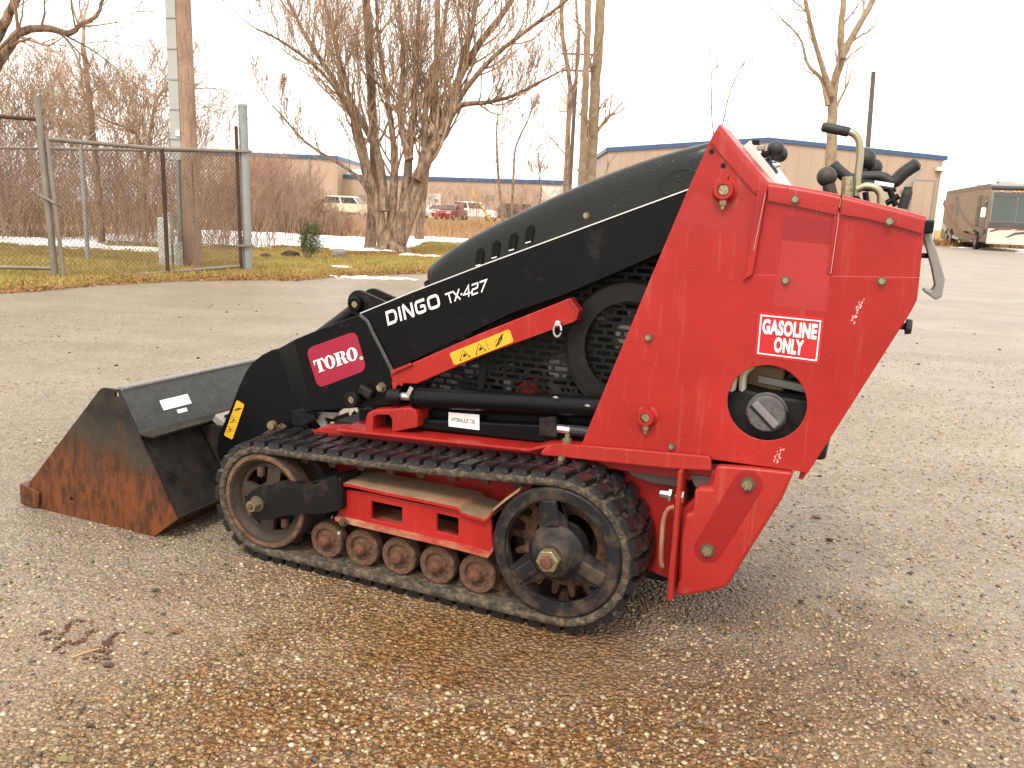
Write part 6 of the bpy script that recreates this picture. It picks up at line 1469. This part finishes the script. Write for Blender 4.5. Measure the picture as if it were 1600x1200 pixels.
# ---------------- tail and vertical flange
yT = .115
tail = plate('tail_plate', [(1118, 728), (1170, 731), (1240, 739), (1222, 780), (1136, 916), (1128, 921), (1070, 932), (1056, 930), (1058, 912), (1062, 905), (1064, 840), (1070, 803), (1082, 800), (1085, 765), (1092, 761), (1111, 762)], yT, yT + .03, RED2, bevel=.008)
tb_ = MB(); tb_.prism([(p[0] - .012, p[1]) for p in SS(yT + .03, (1120, 735), (1232, 745), (1134, 912), (1066, 925), (1070, 800), (1110, 765))], yT + .032, .72); tb_.build('tail_box', RED, M, bevel=.006)
c1, c2 = Vector(S(1169, 756, yT)), Vector(S(1106, 859, yT)); dd = (c2 - c1).normalized(); nn2 = Vector((-dd.y, dd.x)); R_ = .034
P = [c1 + (-dd * math.cos(t_) + nn2 * math.sin(t_)) * R_ for t_ in np.linspace(-math.pi / 2, math.pi / 2, 14)] + [c2 + (dd * math.cos(t_) - nn2 * math.sin(t_)) * R_ for t_ in np.linspace(-math.pi / 2, math.pi / 2, 14)]
mb = MB(); mb.prism([tuple(p) for p in P], yT - .001, yT + .001); sl = mb.build('recessed_strap', REDD, tail, bevel=.001)
bolt(0, 0, yT - .001, .017, tail, at=(c1.x, c1.y), depth=.014); bolt(0, 0, yT - .001, .017, tail, at=(c2.x, c2.y), depth=.014)
# flange: thin plate across, standing edge to us
fx = S(1060, 735, .10); fb = S(1042, 937, .10)
mb = MB(); th_ = .010; vs = []
for yy in (.095, .20):
    vs += [(fx[0], yy, fx[1]), (fx[0] + th_, yy, fx[1]), (fb[0] + th_ + .004, yy, fb[1]), (fb[0], yy, fb[1])]
mb.add(vs, [(0, 1, 2, 3), (7, 6, 5, 4), (0, 4, 5, 1), (1, 5, 6, 2), (2, 6, 7, 3), (3, 7, 4, 0)]); fl = mb.build('vertical_flange', RED2, M, bevel=.002)
a = P3(1050, 774, .13); mb = MB(); mb.tube([a + Vector((-.03, 0, 0)), a + Vector((-.008, 0, 0)), a + Vector((-.007, 0, 0)), a + Vector((.0, 0, 0))], [.008, .010, .016, .016], 6); mb.tube([a + Vector((.012, 0, 0)), a + Vector((.03, 0, 0))], .016, 6); mb.build('flange_bolt', STEEL, fl)
mb = MB(); mb.tube(smooth_path([P3(1054, 792, .12), P3(1044, 796, .12), P3(1037, 812, .12), P3(1034, 840, .12), P3(1033, 880, .12), P3(1038, 884, .12)], 5), .006, 8); mb.build('tie_loop', REDDIRT, fl, smooth=True)
plate('dark_cover', [(968, 724), (1060, 732), (1060, 762), (1018, 755), (985, 742)], .175, .19, pbr('grey_brown_cover', (.085, .06, .05), .6, var=.2), bevel=.003)
plate('dark_cover', [(1076, 742), (1110, 745), (1110, 764), (1086, 762)], .15, .19, MATS['grey_brown_cover'], bevel=.003)
bolt(960, 738, yW - .004, .013, M, RUSTD, washer=True)
plate('tail_tab', [(1250, 739), (1260, 740), (1254, 750), (1247, 748)], yT + .03, yT + .05, REDD, bevel=.001)

# ---------------- bucket
by0, by1 = -.015, .875
sidep = [(156, 608), (161, 606), (183, 609), (240, 735), (275, 813), (241, 838), (36, 793), (47, 752)]
ho = [list(reversed(circ(*S(182, 617, by0), .009, 14))), list(reversed(circ(*S(112, 781, by0), .011, 14)))]
bk = plate('bucket', sidep, by0, by0 + .010, BUCK, bevel=.0015, holes=ho)
fs_ = bk.copy(); fs_.location = (0, by1 - by0 - .01, 0); fs_.name = 'far_side_plate'; link(fs_, bk)
pA, pB, pC, pD, pE = S(183, 609, by0), S(216, 681, by0), S(275, 813, by0), S(241, 838, by0), S(36, 793, by0)
def strip(name, a, b, th, m, y0=by0 + .0102, y1=by1 - .0102, off=0, parent=bk, bevel=.003):
    a = Vector(a); b = Vector(b); d = (b - a).normalized(); n = Vector((-d.y, d.x)); 
    if n.x < 0: n = -n
    a = a + n * off; b = b + n * off; mb = MB(); mb.prism([tuple(a), tuple(b), tuple(b - n * th), tuple(a - n * th)], y0, y1); return mb.build(name, m, parent, bevel=bevel)
strip('back_top', pA, pB, .008, pbr('wet_grey_black_paint', (.030, .030, .030), .4, var=.35, vscale=25, dirt=((.11, .10, .09), .3, 40), bump=(60, .4)), off=.002)
strip('back_lower', (pB[0] - .016, pB[1]), (pC[0] - .008, pC[1]), .008, BUCK2)
strip('heel', (pC[0] - .006, pC[1]), (pD[0] - .002, pD[1] + .001), .008, BUCK2)
strip('floor', (pD[0], pD[1] + .009), (pE[0], pE[1] + .011), .008, BUCK2)
mb = MB(); mb.tube([Vector((pA[0], by0 + .012, pA[1])), Vector((pA[0], by1 - .012, pA[1]))], .009, 12); mb.build('top_lip', pbr('pale_edge_highlight', (.22, .21, .2), .4, .3, dirt=((.4, .35, .3), .4, 50)), bk, smooth=True)  # pale colour paints the highlight along the bucket's rounded top
mb = MB(); e0_, e1_ = S(31, 755, by0 - .008), S(62, 768, by0 - .008); mb.prism([e0_, (e1_[0], e1_[1] - .002), (S(60, 797, by0 - .008)[0], max(.004, S(60, 797, by0 - .008)[1])), (S(32, 787, by0 - .008)[0], max(.004, S(32, 787, by0 - .008)[1]))], by0 - .010, by1); mb.build('cutting_edge', BUCK, bk, bevel=.004)
mb = MB(); mb.prism([(pB[0] - .004, pB[1] + .004), (pB[0] + .055, pB[1] + .004), (pB[0] + .055, pB[1] - .004), (pB[0] - .004, pB[1] - .004)], by0 + .01, by1); mb.build('back_ledge', BUCK2, bk, bevel=.002)
c = [Vector((S(223, 640, by0)[0], 0))]
# small white label on the back plate
dB = Vector((pB[0] - pA[0], pB[1] - pA[1])); 
def on_back(f0, f1, y0, y1, name, m, off=.0045):
    n = Vector((-dB.y, dB.x)).normalized(); 
    if n.x < 0: n = -n
    a = Vector(pA) + dB * f0 + n * off; b = Vector(pA) + dB * f1 + n * off
    mb = MB(); mb.prism([tuple(a), tuple(b), tuple(b - n * .002), tuple(a - n * .002)], y0, y1); return mb.build(name, m, bk)
on_back(.42, .64, .115, .235, 'white_label', WHITE); on_back(.70, .78, .165, .205, 'label_scrap', WHITE)
# gusset and quick attach
mb = MB(); mb.prism([(pB[0] + .0, pB[1] - .01), (pB[0] + .12, pB[1] - .01), (pB[0] + .20, pB[1] - .22), (pC[0] + .03, pC[1] + .02), (pC[0], pC[1] + .02)], .235, .247); mb.build('gusset', BUCK2, bk, bevel=.002)
mb = MB(); mb.prism([(pB[0] + .0, pB[1] - .01), (pB[0] + .12, pB[1] - .01), (pB[0] + .20, pB[1] - .22), (pC[0] + .03, pC[1] + .02), (pC[0], pC[1] + .02)], .62, .632); mb.build('gusset', BUCK2, bk, bevel=.002)
mb = MB(); mb.box((pB[0] + .085, .44, pB[1] + .0), (.05, .40, .03), Matrix.Rotation(.5, 3, 'Y')); mb.build('coupler_bar', ALU, M, bevel=.004)
mb = MB(); mb.box((pB[0] + .14, .44, pB[1] - .10), (.02, .36, .26), Matrix.Rotation(-.35, 3, 'Y')); mb.build('mount_plate', BLKM, M, bevel=.004)
mb = MB(); mb.tube([Vector((pB[0] + .10, .26, pB[1] - .01)), Vector((pB[0] + .22, .24, pB[1] - .12))], .014, 8); mb.build('lock_lever', RUSTD, M, smooth=True)
